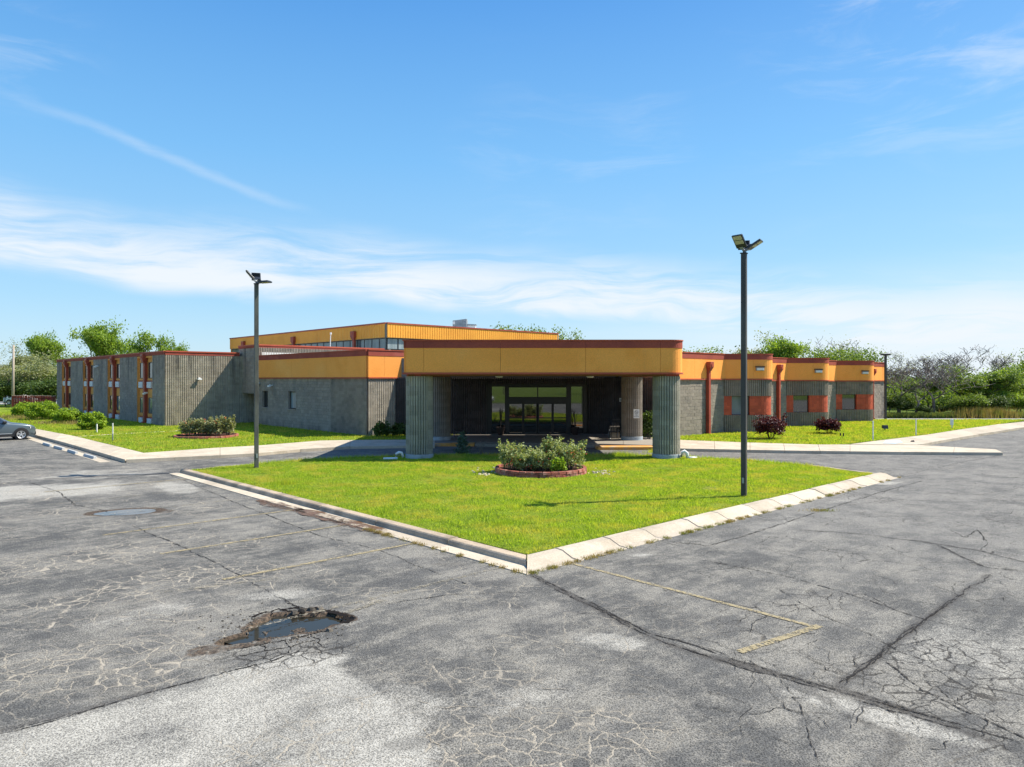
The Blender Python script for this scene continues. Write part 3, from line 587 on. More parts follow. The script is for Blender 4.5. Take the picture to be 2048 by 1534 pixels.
# thin back kerb of the island
def strip(name, pts, w, z, m, par=None, zb=-.1, **k):
    P = [np.array(p) for p in pts]; mb = MB()
    for i, (a, b) in enumerate(zip(P[:-1], P[1:])):
        d = (b-a)/np.linalg.norm(b-a); n = np.array([-d[1], d[0]])*w; mb.tone = random.random(); mb.prism([a, b, b+n, a+n], zb, z+.0005*(i % 2))
    return mb.build(name, m, par, **k)
strip('kerb', [G(p[0], p[1], .13) for p in back], .16, .14, M['kerb_old'], kind='structure')
leftlawn = [G(-2600, 757+45, .12)*0+(G(71, 857.4, .12)+U*60), G(71, 857.4, .12), G(152, 872.7, .12), G(289.5, 905.7, .12), G(440, 895, .12), G(517, 890.8, .12), G(640, 881, .12), G(700, 880, .12), G(812, 879, .12), (-3, 47), (-3, 60), (-20, 100), (-60, 104), (-140, 104)]
lawn('lawn', leftlawn, .12)
rightlawn = [(8, 46), G(1330, 879, .12), G(1360, 880, .12), G(1500, 885, .12), G(1636, 889, .12), G(1670, 889.8, .12), G(1763.5, 879.8, .12), G(1849, 869.9, .12), G(1919, 858.9, .12), G(1998.6, 848, .12), (46.5, 65.5), (20, 65.8), (9, 60)]
lawn('lawn', rightlawn, .12)
lawn('lawn', [(-16, 70.2), (200, 70.2), (260, 200), (-16, 200)], .03, M['field'])
lawn('lawn', [(-200, -16), (200, -16), (200, -120), (-200, -120)], .1, M['field'])
lawn('gravel_lot', [(-180, 106), (-62, 106), (-95, 200), (-300, 200)], .14, M['gravel'])
def slabs(name, inner, outer, z, m, every=1.8, sub='slab'):
    """walk between two polylines of equal length, divided into slabs"""
    I = [np.array(p) for p in inner]; O = [np.array(p) for p in outer]
    root = thing(name, None, None, (*I[0], 0)); root['kind'] = 'structure'; k = 0
    for i in range(len(I)-1):
        n = max(1, int(round(np.linalg.norm(O[i+1]-O[i])/every)))
        for j in range(n):
            f0, f1 = j/n, (j+1)/n; a0 = I[i]+(I[i+1]-I[i])*f0; a1 = I[i]+(I[i+1]-I[i])*f1; b0 = O[i]+(O[i+1]-O[i])*f0; b1 = O[i]+(O[i+1]-O[i])*f1
            g = (a1-a0)/(np.linalg.norm(a1-a0)+1e-9)*.006; h = (b1-b0)/(np.linalg.norm(b1-b0)+1e-9)*.006
            mb = MB(); mb.tone = random.random(); mb.prism([a0+g, a1-g, b1-h, b0+h], -.12, z+random.uniform(-.004, .004)); mb.build(sub, m, root, bevel=.008); k += 1
    return root
z_ = .15
slabs('sidewalk', [G(71, 857.4, z_)+U*50, G(71, 857.4, z_), G(152, 872.7, z_), G(288, 905.7, z_)], [G(68.5, 869, z_)+U*50, G(68.5, 869, z_), G(133, 886, z_), G(250, 919, z_)], z_, M['concrete'], 3.0)
slabs('sidewalk', [G(288, 905.7, z_), G(440, 895, z_), G(517, 890.8, z_), G(640, 881, z_), G(700, 880, z_), G(812, 879, z_), G(870, 878, z_)], [G(252, 919, z_), G(440, 910, z_), G(517, 905.8, z_), G(600, 898, z_), G(700, 892.5, z_), G(812, 891, z_), G(870, 891, z_)], z_, M['concrete'], 2.2)
slabs('sidewalk', [G(1305, 880, z_), G(1360, 879.7, z_), G(1500, 885, z_), G(1636, 889, z_), G(1700, 889, z_), G(1831, 889.8, z_), G(1992, 898.8, z_)], [G(1305, 896, z_), G(1360, 896.6, z_), G(1500, 899.5, z_), G(1640, 901.7, z_), G(1700, 902.3, z_), G(1809, 903.7, z_), G(2006, 905.0, z_)], z_, M['concrete'], 2.2)
slabs('sidewalk', [G(1700, 888.2, z_-.005), G(1763.5, 879.8, z_), G(1849, 869.9, z_), G(1919, 858.9, z_), G(1998.6, 848, z_), G(2060, 842, z_)], [G(1831, 889, z_-.005), G(1842, 887.8, z_), G(1899, 877.8, z_), G(1958.7, 867.9, z_), G(2038, 855, z_), G(2100, 849, z_)], z_-.006, M['concrete'], 2.4)
flat('painted_ramp', [G(1765, 886.5, z_), G(1772, 880.6, z_), G(1800, 880.8, z_), G(1806, 885, z_), G(1790, 887.5, z_)], z_+.006, M['blue_ramp'], kind='structure')
strip('footpath', [G(152, 872.7, .12), G(240, 867.3, .12), G(355.5, 861.3, .12), G(420, 857, .12)], -.35, .128, M['concrete'], kind='structure')
strip('gutter', [G(221, 923.5), G(60, 874)], .45, .012, M['concrete'], kind='structure')
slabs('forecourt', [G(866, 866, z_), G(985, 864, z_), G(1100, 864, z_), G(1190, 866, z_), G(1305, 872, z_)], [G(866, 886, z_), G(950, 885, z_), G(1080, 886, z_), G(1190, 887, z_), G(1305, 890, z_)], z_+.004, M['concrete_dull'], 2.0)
strip('painted_kerb', [G(866, 884.5, z_), G(905, 884.6, z_), G(950, 884.6, z_)], -.95, z_, M['orange_kerb'], kind='structure')
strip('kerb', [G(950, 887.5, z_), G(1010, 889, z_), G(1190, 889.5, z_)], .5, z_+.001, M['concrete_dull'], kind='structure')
strip('painted_kerb', [G(1190, 891, z_), G(1250, 890.8, z_), G(1303, 890.8, z_)], -1.0, z_, M['orange_kerb'], kind='structure')
flat('drain_edge', [G(1190, 893.5, .01), G(1303, 895.8, .01), G(1303, 897.8, .01), G(1215, 897, .01)], .016, M['orange_kerb'], kind='structure')
# far road in front of the wood
flat('road', [(18, 66.2), (140, 66.2), (140, 69.4), (18, 69.4)], .020, pbr('far_road', (.30, .30, .29), .9, .1, fine=(3, .1)), kind='structure')
# ------------------------------------------------------------------ building
BL = thing('block_building', 'low grey block building with orange fascia, red parapet and columned entrance canopy', 'building', (-9.3, 46.8, 0))
class Path:
    def __init__(s, pts):
        s.p = [np.array(q, float) for q in pts]; s.L = [0]
        for a, b in zip(s.p[:-1], s.p[1:]): s.L.append(s.L[-1]+float(np.linalg.norm(b-a)))
        s.len = s.L[-1]
    def seg(s, q):
        for i in range(len(s.L)-1):
            if q <= s.L[i+1]+1e-9: return i
        return len(s.L)-2
    def at(s, q, d=0.0):
        i = s.seg(q); a, b = s.p[i], s.p[i+1]; t_ = (b-a)/np.linalg.norm(b-a); n = np.array([t_[1], -t_[0]]); return a+t_*(q-s.L[i])+n*d
def ribbon_solid(mb, path, s0, s1, z0, z1, din, dout):
    cuts = [s0]+[l for l in path.L if s0+1e-6 < l < s1-1e-6]+[s1]; I = []; O = []
    for k, q in enumerate(cuts):
        if 0 < k < len(cuts)-1 or (q in path.L[1:-1]):
            i = path.L.index(q) if q in path.L else path.seg(q)
            ta = path.p[i]-path.p[i-1]; tb = path.p[i+1]-path.p[i] if i+1 < len(path.p) else ta
            ta = ta/np.linalg.norm(ta); tb = tb/np.linalg.norm(tb); n = np.array([ta[1]+tb[1], -ta[0]-tb[0]]); n /= np.linalg.norm(n)
            c = max(.5, float(n@np.array([ta[1], -ta[0]]))); I.append(path.p[i]+n*din/c); O.append(path.p[i]+n*dout/c)
        else: I.append(path.at(q, din)); O.append(path.at(q, dout))
    for k in range(len(cuts)-1):
        a, b, c, d = O[k], O[k+1], I[k+1], I[k]
        mb.hexa([(*a, z0), (*b, z0), (*c, z0), (*d, z0), (*a, z1), (*b, z1), (*c, z1), (*d, z1)])
def pbox(path, s0, s1, z0, z1, d0, d1, mb=None):
    mb = mb or MB(); a, b, c, d = path.at(s0, d1), path.at(s1, d1), path.at(s1, d0), path.at(s0, d0)
    mb.hexa([(*a, z0), (*b, z0), (*c, z0), (*d, z0), (*a, z1), (*b, z1), (*c, z1), (*d, z1)]); return mb
CH = .2180
def free(s0, s1, zc, ops):
    iv = [(s0, s1)]
    for o0, o1, a, b in ops:
        if a-.02 < zc < b+.02:
            nv = []
            for x0, x1 in iv:
                if o1 <= x0 or o0 >= x1: nv.append((x0, x1))
                else:
                    if o0 > x0: nv.append((x0, o0))
                    if o1 < x1: nv.append((o1, x1))
            iv = nv
    return iv
def courses(z0, z1, ops):
    zs = [z0]; 
    n = max(1, int(round((z1-z0)/CH))); zs = set(np.linspace(z0, z1, n+1).round(4))
    for o in ops:
        for e in o[2:]:
            if z0+.03 < e < z1-.03:
                near = min(zs, key=lambda q: abs(q-e)); 
                if z0 < near < z1: zs.discard(near)
                zs.add(round(e, 4))
    return sorted(zs)
def skin(path, z0, z1, style, m, ops=(), name='blocks', s0=0.0, s1=None):
    s1 = path.len if s1 is None else s1; mb = MB(); zs = courses(z0, z1, ops)
    for ci, (a, b) in enumerate(zip(zs[:-1], zs[1:])):
        zc = (a+b)/2
        for x0, x1 in free(s0, s1, zc, ops):
            if x1-x0 < .02: continue
            g = .007
            if style == 'rib':
                per = .143; dep = .062; ks = np.arange(math.floor(x0/per), math.ceil(x1/per)+1)
                S_ = []
                for k in ks:
                    for o, d in ((0, 0), (.046, 0), (.062, dep), (.127, dep)):
                        q = k*per+o
                        if x0 < q < x1: S_.append((q, d))
                S_ = [(x0, dep)]+S_+[(x1, dep)]
                for l in path.L[1:-1]:
                    if x0 < l < x1: S_.append((l, dep))
                S_.sort(key=lambda e: e[0]); tones = {}
                for (qa, da), (qb, db) in zip(S_[:-1], S_[1:]):
                    bi = int(math.floor(qa/.428+(.5 if ci % 2 else 0))); 
                    if bi not in tones: tones[bi] = random.random()
                    mb.tone = tones[bi]
                    pa, pb = path.at(qa+1e-7, da), path.at(qb-1e-7, db); ra, rb_ = path.at(qa+1e-7, da-.006), path.at(qb-1e-7, db-.006)
                    mb.face([(*pa, a+g), (*pb, a+g), (*pb, b), (*pa, b)])
                    mb.face([(*ra, a), (*rb_, a), (*pb, a+g), (*pa, a+g)])
            else:
                bl = .428; off = .5*bl if ci % 2 else 0; js = [x0]+[q for q in np.arange(math.floor(x0/bl)*bl+off, x1, bl) if x0+.05 < q < x1-.05]+[x1]
                js += [l for l in path.L[1:-1] if x0 < l < x1]; js = sorted(js)
                for qa, qb in zip(js[:-1], js[1:]):
                    mb.tone = random.random(); d = (.012+random.uniform(0, .016)) if style == 'split' else .012; h = .006
                    if qb-qa < .03: h = 0
                    pa, pb = path.at(qa+h, d), path.at(qb-h, d); ra, rb_ = path.at(qa+1e-7, 0), path.at(qb-1e-7, 0)
                    mb.face([(*pa, a+h), (*pb, a+h), (*pb, b-h), (*pa, b-h)])
                    mb.face([(*ra, a), (*rb_, a), (*pb, a+h), (*pa, a+h)]); mb.face([(*pa, b-h), (*pb, b-h), (*rb_, b), (*ra, b)])
                    mb.face([(*ra, a), (*pa, a+h), (*pa, b-h), (*ra, b)]); mb.face([(*pb, a+h), (*rb_, a), (*rb_, b), (*pb, b-h)])
    return mb.build(name, m, BL, kind='stuff')
def reveals(path, ops, m, depth=-.26):
    for a, b, z0, z1 in ops:
        mb = MB(); pa, pb, qa, qb = path.at(a, .012), path.at(b, .012), path.at(a, depth), path.at(b, depth)
        mb.face([(*pa, z0), (*pb, z0), (*qb, z0), (*qa, z0)]); mb.face([(*qa, z1), (*qb, z1), (*pb, z1), (*pa, z1)])
        mb.face([(*pa, z0), (*qa, z0), (*qa, z1), (*pa, z1)]); mb.face([(*qb, z0), (*pb, z0), (*pb, z1), (*qb, z1)])
        mb.build('reveal', m, BL)
def backing(path, z0, z1, m=None, s0=0, s1=None, d0=-.5, d1=-.26, name='wall'):
    mb = MB(); ribbon_solid(mb, path, s0, path.len if s1 is None else s1, z0, z1, d0, d1); return mb.build(name, m or M['mortar'], BL)
def fascia(path, z0, z1, cap, cuts, m=None, trim=True, s0=0.0, s1=None, out=.10):
    s1 = path.len if s1 is None else s1; cs = [s0]+[c for c in cuts if s0 < c < s1]+[s1]
    for a, b in zip(cs[:-1], cs[1:]):
        mb = MB(); ribbon_solid(mb, path, a+.006, b-.006, z0, z1-cap, -.10, out); mb.build('fascia_panel', m or M['stucco'], BL)
        mb = MB(); ribbon_solid(mb, path, a+.003, b-.003, z1-cap, z1, -.10, out+.018); mb.build('parapet_cap', M['red_cap'], BL)
    mb = MB(); ribbon_solid(mb, path, s0, s1, z1, z1+.05, -.14, out+.055); mb.build('coping', M['red_bright'], BL)
    if trim: mb = MB(); ribbon_solid(mb, path, s0, s1, z0-.085, z0, -.05, out+.05); mb.build('trim', M['red_bright'], BL)
    mb = MB(); ribbon_solid(mb, path, s0, s1, z0, z1-.02, -.3, -.10); mb.build('parapet_back', M['mortar'], BL)
def window(path, a, b, z0, z1, d=-.16, frame=None, pane=None, fw=.05, mull=(), sill=False, rails=()):
    w = thing('window', None, None, (*path.at((a+b)/2, d), z0), parent=None); w.parent = BL; w.location = tuple(np.array(w.location)-world_loc(BL))
    f = MB(); pbox(path, a, a+fw, z0, z1, d-.03, d+.03, f); pbox(path, b-fw, b, z0, z1, d-.03, d+.03, f); pbox(path, a+fw, b-fw, z0, z0+fw, d-.03, d+.03, f); pbox(path, a+fw, b-fw, z1-fw, z1, d-.03, d+.03, f)
    for q in mull: pbox(path, q-fw/2, q+fw/2, z0+fw, z1-fw, d-.03, d+.028, f)
    for q in rails: pbox(path, a+fw, b-fw, q-fw/2, q+fw/2, d-.03, d+.026, f)
    f.build('frame', frame or M['frame_dark'], w)
    qs = [a]+list(mull)+[b]
    for qa, qb in zip(qs[:-1], qs[1:]): pbox(path, qa, qb, z0, z1, d-.02, d, MB()).build('pane', pane or M['glass'], w) if True else 0
    if sill: pbox(path, a-.06, b+.06, z0-.09, z0, d, .07).build('sill', M['block_blue'], w)
    return w
def downspout(path, s, z_top, z_bot, w=.24, boxw=.42, dp=.22, base=.12, boxh=.62):
    r = thing('downspout', None, None, (*path.at(s, .1), z_bot)); r.parent = BL; r.location = tuple(np.array(r.location)-world_loc(BL))
    mb = MB(); pbox(path, s-boxw/2, s+boxw/2, z_top-boxh*.62, z_top, base, base+dp+.12, mb)
    for k in range(3):
        f0, f1 = k/3, (k+1)/3; ww = boxw*(1-f1)+w*f1
        pbox(path, s-ww/2, s+ww/2, z_top-boxh*(.62+.38*f1), z_top-boxh*(.62+.38*f0), base, base+dp+.12*(1-f1), mb)
    mb.build('scupper_box', M['red_metal'], r, bevel=.01)
    mb = MB(); lim = z_top-boxh
    pbox(path, s-w/2, s+w/2, z_bot+.15, lim, base-.08, base+dp*.75, mb); mb.build('pipe', M['red_metal'], r, bevel=.012)
    mb = MB(); pbox(path, s-w/2, s+w/2, z_bot+.02, z_bot+.15, base-.08, base+dp*1.2, mb); mb.build('outlet', M['red_metal'], r, bevel=.012)
    mb = MB(); pbox(path, s-.09, s+.09, z_top-.34, z_top-.16, base+dp+.12, base+dp+.16, mb); mb.build('overflow', M['red_bright'], r)
    return r
def wall_lamp(path, s, z, w=.55, h=.30):
    r = thing('wall_lamp', None, None, (*path.at(s, .1), z)); r.parent = BL; r.location = tuple(np.array(r.location)-world_loc(BL))
    pbox(path, s-w/2, s+w/2, z-h/2, z+h/2, .10, .22).build('housing', M['galv'], r, bevel=.02)
    pbox(path, s-w/2+.04, s+w/2-.04, z-h/2+.03, z+h/2-.09, .22, .27).build('lens', M['white'], r, bevel=.02)
    pbox(path, s-w/2-.02, s+w/2+.02, z+h/2-.07, z+h/2+.02, .10, .30).build('hood', M['frame_bronze'], r)
random.seed(3)
# ---- left wing
C = np.array([-27.2, 56.7]); WL = 36.9
pu = Path([C+U*WL, C])          # left to right
S0 = lambda t_: WL-t_
groups = [(3.0, 7.0), (12.05, 16.0), (21.05, 25.1), (30.3, 34.4)]
ops = [(S0(b), S0(a), -.1, 5.72) for a, b in groups]
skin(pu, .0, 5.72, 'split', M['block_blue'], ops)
reveals(pu, ops, M['wood_orange']); backing(pu, -.2, 5.9)
for gi, (a, b) in enumerate(groups):
    pbox(pu, S0(b), S0(a), -.05, 5.72, -.255, -.18).build('infill_panel', M['wood_orange'], BL)
    mid = (a+b)/2
    for side in (0, 1):
        w0, w1 = ((a+.38, a+1.42) if side == 0 else (b-1.42, b-.38))
        q0, q1 = S0(w1), S0(w0)
        for k, (z0, z1) in enumerate(((3.86, 5.18), (.95, 2.26))):
            lite = (gi == 0 and k == 1) or (gi == 1 and k == 1 and side == 0)
            window(pu, q0, q1, z0, z1, -.14, M['frame_dark'], M['glass_soft'] if lite else M['glass_brown'], .05)
            mb = MB(); pbox(pu, q0-.1, q1+.1, z0-.16, z0-.03, -.18, -.08, mb); mb.build('sill', M['wood_orange'], BL)
        for k, (z0, z1) in enumerate(((2.95, 3.68), (-.02, .66))):
            pbox(pu, q0-.12, q1+.12, z0, z1, -.18, -.13).build('panel', M['red_metal'], BL)
            ac = MB(); pbox(pu, q0, q1+.02, z0+.11, z1-.12, -.13, .02, ac)
            for j in range(5): zz_ = z0+.15+j*.08; pbox(pu, q0+.05, q1-.03, zz_, zz_+.045, .02, .035, ac)
            ac.build('air_conditioner', M['white_ac'], BL)
    downspout(pu, S0(mid), 5.86, .1, .42, .6, .28, -.12, .75)
    pbox(pu, S0(b)+.02, S0(a)-.02, 5.56, 5.70, -.18, .0).build('head_panel', M['wood_orange'], BL)
def coped(path, z0, z1, s0=0, s1=None, out=.06):
    s1 = path.len if s1 is None else s1
    mb = MB(); ribbon_solid(mb, path, s0, s1, z0, z1-.10, -.3, out); mb.build('parapet_cap', M['red_cap'], BL)
    mb = MB(); ribbon_solid(mb, path, s0, s1, z1-.10, z1, -.34, out+.05); mb.build('coping', M['red_bright'], BL)
coped(pu, 5.72, 6.03)
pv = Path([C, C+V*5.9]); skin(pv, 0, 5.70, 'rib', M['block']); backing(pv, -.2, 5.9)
coped(Path([C, C+V*5.9]), 5.70, 6.03, 0, None, .075)
pend = Path([C+U*WL+V*16, C+U*WL]); skin(pend, 0, 5.72, 'split', M['block_blue']); backing(pend, -.2, 5.9); coped(pend, 5.72, 6.03)
mb = MB(); mb.prism([C+V*.3-U*-.3, C+U*(WL-.3)+V*.3, C+U*(WL-.3)+V*16, C+U*.3+V*16], 5.5, 5.6); mb.build('roof', M['roof'], BL)
mb = MB(); mb.prism([C+V*16, C+U*WL+V*16, C+U*WL+V*16.4, C+V*16.4], 0, 5.9); mb.build('wall', M['block_blue'], BL)
# ---- tall stair block over the recessed side door, in the plane of the centre wall
CC = np.array([-9.34, 46.76]); T0, T1 = 16.35, 20.15
pblk = Path([CC+U*T1, CC+U*T0]); zb0, zb1 = 2.66, 6.62
skin(pblk, zb0, 6.35, 'split', M['block_blue']); backing(pblk, zb0, 6.4); coped(pblk, 6.35, 6.62)
mb = MB(); mb.prism([CC+U*T1, CC+U*T0, CC+U*T0+V*2.2, CC+U*T1+V*2.2], 2.60, 2.655); mb.build('soffit', M['mortar'], BL)
pblv = Path([CC+U*T0, CC+U*T0+V*12]); skin(pblv, 5.2, 6.37, 'rib', M['block_right']); backing(pblv, 5.2, 6.4); coped(pblv, 6.35, 6.62)
pbox(pblv, .3, 12, 5.3, 5.98, .0, .06).build('flashing', M['white'], BL)
prec = Path([CC+U*T1+V*2.1, CC+U*T0+V*2.1]); skin(prec, 0, 2.6, 'split', M['block_blue'], [(1.2, 2.5, 0, 2.15)]); backing(prec, -.2, 2.7)
pbox(prec, 1.2, 2.5, .1, 2.15, -.2, -.05).build('door', M['door_maroon'], BL)
prs = Path([C+V*5.9, C+V*9.0]); skin(prs, 0, 5.7, 'rib', M['block']); backing(prs, -.2, 5.9)
prr = Path([CC+U*T0+V*2.1, CC+U*T0]); skin(prr, 0, 2.66, 'split', M['block_blue']); backing(prr, -.2, 2.7)
mb = MB(); mb.prism([CC+U*(T1-.3)+V*.3, CC+U*(T0+.3)+V*.3, CC+U*(T0+.3)+V*12, CC+U*(T1-.3)+V*12], 6.2, 6.3); mb.build('roof', M['roof'], BL)
# ---- centre wall with two windows
pc_ = Path([CC+U*T0, CC]); zf0, zf1 = 3.92, 5.66
def tt(px, base=CC, dr=U):
    r_ = (px-CX)/F; return (base[0]-r_*base[1])/(r_*dr[1]-dr[0])
wn_ = []
for a, b in ((525, 536), (577, 592)): ta, tb = tt(a), tt(b); wn_.append((T0-ta, T0-tb, 1.55, 2.86))
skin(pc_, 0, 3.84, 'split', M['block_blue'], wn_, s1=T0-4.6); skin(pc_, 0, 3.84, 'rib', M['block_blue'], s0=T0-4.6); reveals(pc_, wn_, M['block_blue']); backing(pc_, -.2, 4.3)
window(pc_, *wn_[0], -.18, pane=M['glass'], sill=True); window(pc_, wn_[1][0], wn_[1][1], wn_[1][2], wn_[1][3], -.18, pane=M['glass_curtain'], sill=True, fw=.07)
fascia(pc_, zf0, zf1, .36, [T0-tt(585), T0-tt(655)])
YE = 48.2
tE = (YE-CC[1])/V[1]; PE = CC+V*tE
RW = np.array([14.66, 50.1]); k_ = (9.65-RW[0])/V[0]; PR = RW+V*k_        # start of the right wing's line
PX = PR+U*((YE-PR[1])/U[1])
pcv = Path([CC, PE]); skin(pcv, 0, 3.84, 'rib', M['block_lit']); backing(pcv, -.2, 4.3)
pf = Path([CC, CC+V*6.5]); fascia(pf, zf0, zf1, .36, [tt(767.5, CC, V)])
# entrance front
pen = Path([PE, PX]); ea = D(973, YE)[0]-PE[0]; eb = D(1175, YE)[0]-PE[0]
eops = [(ea, eb, -.1, 3.45)]
skin(pen, 0.1, 3.9, 'rib', M['block_entry_shade'], eops); reveals(pen, eops, M['frame_dark'], -.4); backing(pen, -.2, 5.2, s1=ea); backing(pen, -.2, 5.2, s0=eb); backing(pen, 3.45, 5.2, s0=ea, s1=eb)
pbox(pen, ea, eb, -.1, 3.45, -1.2, -.6).build('wall', M['frame_dark'], BL)
E = lambda px: D(px, YE)[0]-PE[0]
Ez = lambda py: Z(py, YE)
fm = MB()
window(pen, E(982), E(1011.5), Ez(862), Ez(771.5), -.22, fw=.06)
window(pen, E(1141), E(1167.5), Ez(858), Ez(771.5), -.22, fw=.06)
window(pen, E(1016), E(1137), Ez(796), Ez(773), -.16, fw=.07, mull=(E(1075.5),))
for a, b in ((1018, 1045), (1048, 1073.5), (1077.5, 1104), (1107, 1133)):
    window(pen, E(a)-.04, E(b)+.04, Ez(869), Ez(806), -.10 if a in (1048, 1077.5) else -.16, fw=.07, rails=(Ez(836),))
for a, b, z0, z1, d in ((1011.5, 1018, .1, 3.4, -.05), (1133, 1141, .1, 3.4, -.05), (1018, 1133, Ez(806), Ez(796), -.05), (982, 1167.5, Ez(772), 3.45, -.12), (973, 982, .1, 3.45, -.12), (1167.5, 1175, .1, 3.45, -.12)):
    pbox(pen, E(a), E(b), z0, z1, -.32, d).build('frame', M['frame_dark'], BL)
pbox(pen, E(1050), E(1100), .155, .175, .05, 1.0).build('door_mat', M['black_plastic'], BL)
pxr = Path([PX, PR]); skin(pxr, 0, 3.9, 'rib', M['block_entry_shade']); backing(pxr, -.2, 5.2)
# ---- right wing with three sawtooth bays
pR = [None]*4; zR0, zR1 = 3.83, 5.50
VL = lambda t_: RW+V*t_
bays = [(0.0, 0.0), (9.27, -.10), (18.5, -.15)]; BW = 3.55; rr_ = .95
prev = PR; segs = []
for bi, (tb, dz) in enumerate(bays):
    A = VL(tb); corner = [A, A+np.array([BW-rr_, 0])]
    arc = [A+np.array([BW-rr_+rr_*math.sin(q), rr_-rr_*math.cos(q)]) for q in np.linspace(0, math.pi/2, 9)[1:]]
    xe = arc[-1][0]; ye = VL(tb)[1]+(xe-A[0])*V[1]/V[0]
    segs.append(('smooth', [prev, A], dz)); segs.append(('bay', corner+arc+[np.array([xe, ye])], dz)); prev = np.array([xe, ye])
endp = VL(28.9); segs.append(('smooth', [prev, endp], -.15)); 
segs.append(('end', [endp, endp+np.array([.5, .35]), endp+U*-.0+np.array([.6, 1.1]), endp+U*9+np.array([.6, 1.1])], -.15))
for kd, pts, dz in segs:
    p = Path(pts)
    if kd == 'bay':
        wo = [(.55, 1.80, 1.30+dz, 2.62+dz)]
        skin(p, -.2, 1.30+dz, 'rib', M['block_right']); skin(p, 2.62+dz, 3.76+dz, 'rib', M['block_right']); skin(p, 1.30+dz, 2.62+dz, 'flat', M['red_block'], wo, name='painted_blocks')
        reveals(p, wo, M['red_block']); backing(p, -.3, 1.28+dz); backing(p, 2.64+dz, 4.2); backing(p, 1.28+dz, 2.64+dz, s1=.55, name='wall'); backing(p, 1.28+dz, 2.64+dz, s0=1.80)
        pbox(p, .55, 1.80, 1.28+dz, 2.64+dz, -.6, -.3).build('wall', M['frame_dark'], BL)
        window(p, *wo[0], -.2, pane=M['glass_soft'] if dz == 0 else M['glass'], fw=.04)
        fascia(p, zR0+dz, zR1+dz, .36, [2.05]); wall_lamp(p, 2.45, 4.52+dz)
    else:
        skin(p, -.2, 3.76+dz, 'split', M['block_right'], name='blocks'); backing(p, -.3, 4.2)
        fascia(p, zR0+dz, zR1+dz, .36, [p.len*.45] if p.len > 4 else [])
p1 = Path(segs[0][1]); ts = tt(1412.5, PR, V); downspout(p1, ts, 4.95, .0)
for k in (2,):
    p = Path(segs[k][1]); downspout(p, tt(1553 if k == 2 else 1658.5, segs[k][1][0], V), 4.9 if k == 2 else 4.8, -.1, .24)
p = Path(segs[6][1]); s_ = tt(1741.5, segs[6][1][0], V); downspout(p, max(.3, s_), 4.75, 0, .12, .35)
mb = MB(); poly = [PR+U*.3+V*.5]+[q+np.array([0, .35]) for q in (VL(0), VL(9.3), VL(18.6))]+[endp, endp+U*12, PR+U*12]
mb.prism(poly, 5.05, 5.15); mb.build('roof', M['roof'], BL)
mb = MB(); mb.prism([PR+U*12, endp+U*9+np.array([.6, 1.1]), endp+U*9.3+np.array([.6, 1.1]), PR+U*12.3], 0, 5.2); mb.build('wall', M['mortar'], BL)
mb = MB(); mb.prism([CC+V*.4+U*.3, PE+np.array([0, .4]), PX+np.array([0, .4]), PX+U*14, CC+V*13+U*16, CC+U*16+V*.4], 5.2, 5.3); mb.build('roof', M['roof'], BL)
# ---- upper hall behind
GC = D(772.8, 70.0); gz0, gz1 = Z(674.7, 70), Z(644.6, 70)
pgu = Path([GC+U*37.3, GC]); pgv = Path([GC, GC+V*24.2])
for p, n_ in ((pgu, 'u'), (pgv, 'v')):
    mb = MB(); w_ = .30
    for k in range(int(p.len/w_)):
        a, b = k*w_, (k+1)*w_
        P_ = [p.at(a, .12), p.at(a+.05, .12), p.at(a+.07, .15), p.at(b-.001, .15), p.at(b, .12)]
        for q, r_ in zip(P_[:-1], P_[1:]): mb.face([(*q, gz0), (*r_, gz0), (*r_, gz1-.12), (*q, gz1-.12)])
    mb.build('ribbed_fascia', M['yellow_metal'] if n_ == 'v' else M['yellow_metal'], BL)
    mb = MB(); ribbon_solid(mb, p, 0, p.len, gz1-.14, gz1, -.3, .2); mb.build('coping', M['red_metal'], BL)
    mb = MB(); ribbon_solid(mb, p, 0, p.len, gz0-.04, gz1-.1, -.3, .1); mb.build('wall', M['mortar'], BL)
    backing(p, 0, gz0-1.15); mb = MB()
    n = int(p.len/1.35)
    for k in range(n):
        a, b = p.len-(k+1)*p.len/n, p.len-k*p.len/n
        window(p, a, b, gz0-1.15, gz0-.04, -.12, M['frame_dark'], M['glass_soft'] if n_ == 'u' else M['glass_curtain'], .06)
for px in (491, 591, 711.5):
    downspout(pgu, 37.3-tt(px, GC, U), gz1-.62, gz0-1.2, .36, .70, .2, .15, .95)
mb = MB(); mb.prism([GC+U*.3+V*.3, GC+U*37+V*.3, GC+U*37+V*24, GC+U*.3+V*24], gz1-.3, gz1-.2); mb.build('roof', M['roof'], BL)
mb = MB(); mb.prism([GC+V*24.2, GC+U*37.3+V*24.2, GC+U*37.3+V*24.4, GC+V*24.4], 0, gz1-.1); mb.prism([GC+U*37.2, GC+U*37.3, GC+U*37.3+V*24.2, GC+U*37.2+V*24.2], 0, gz1-.1); mb.build('wall', M['yellow_metal'], BL)

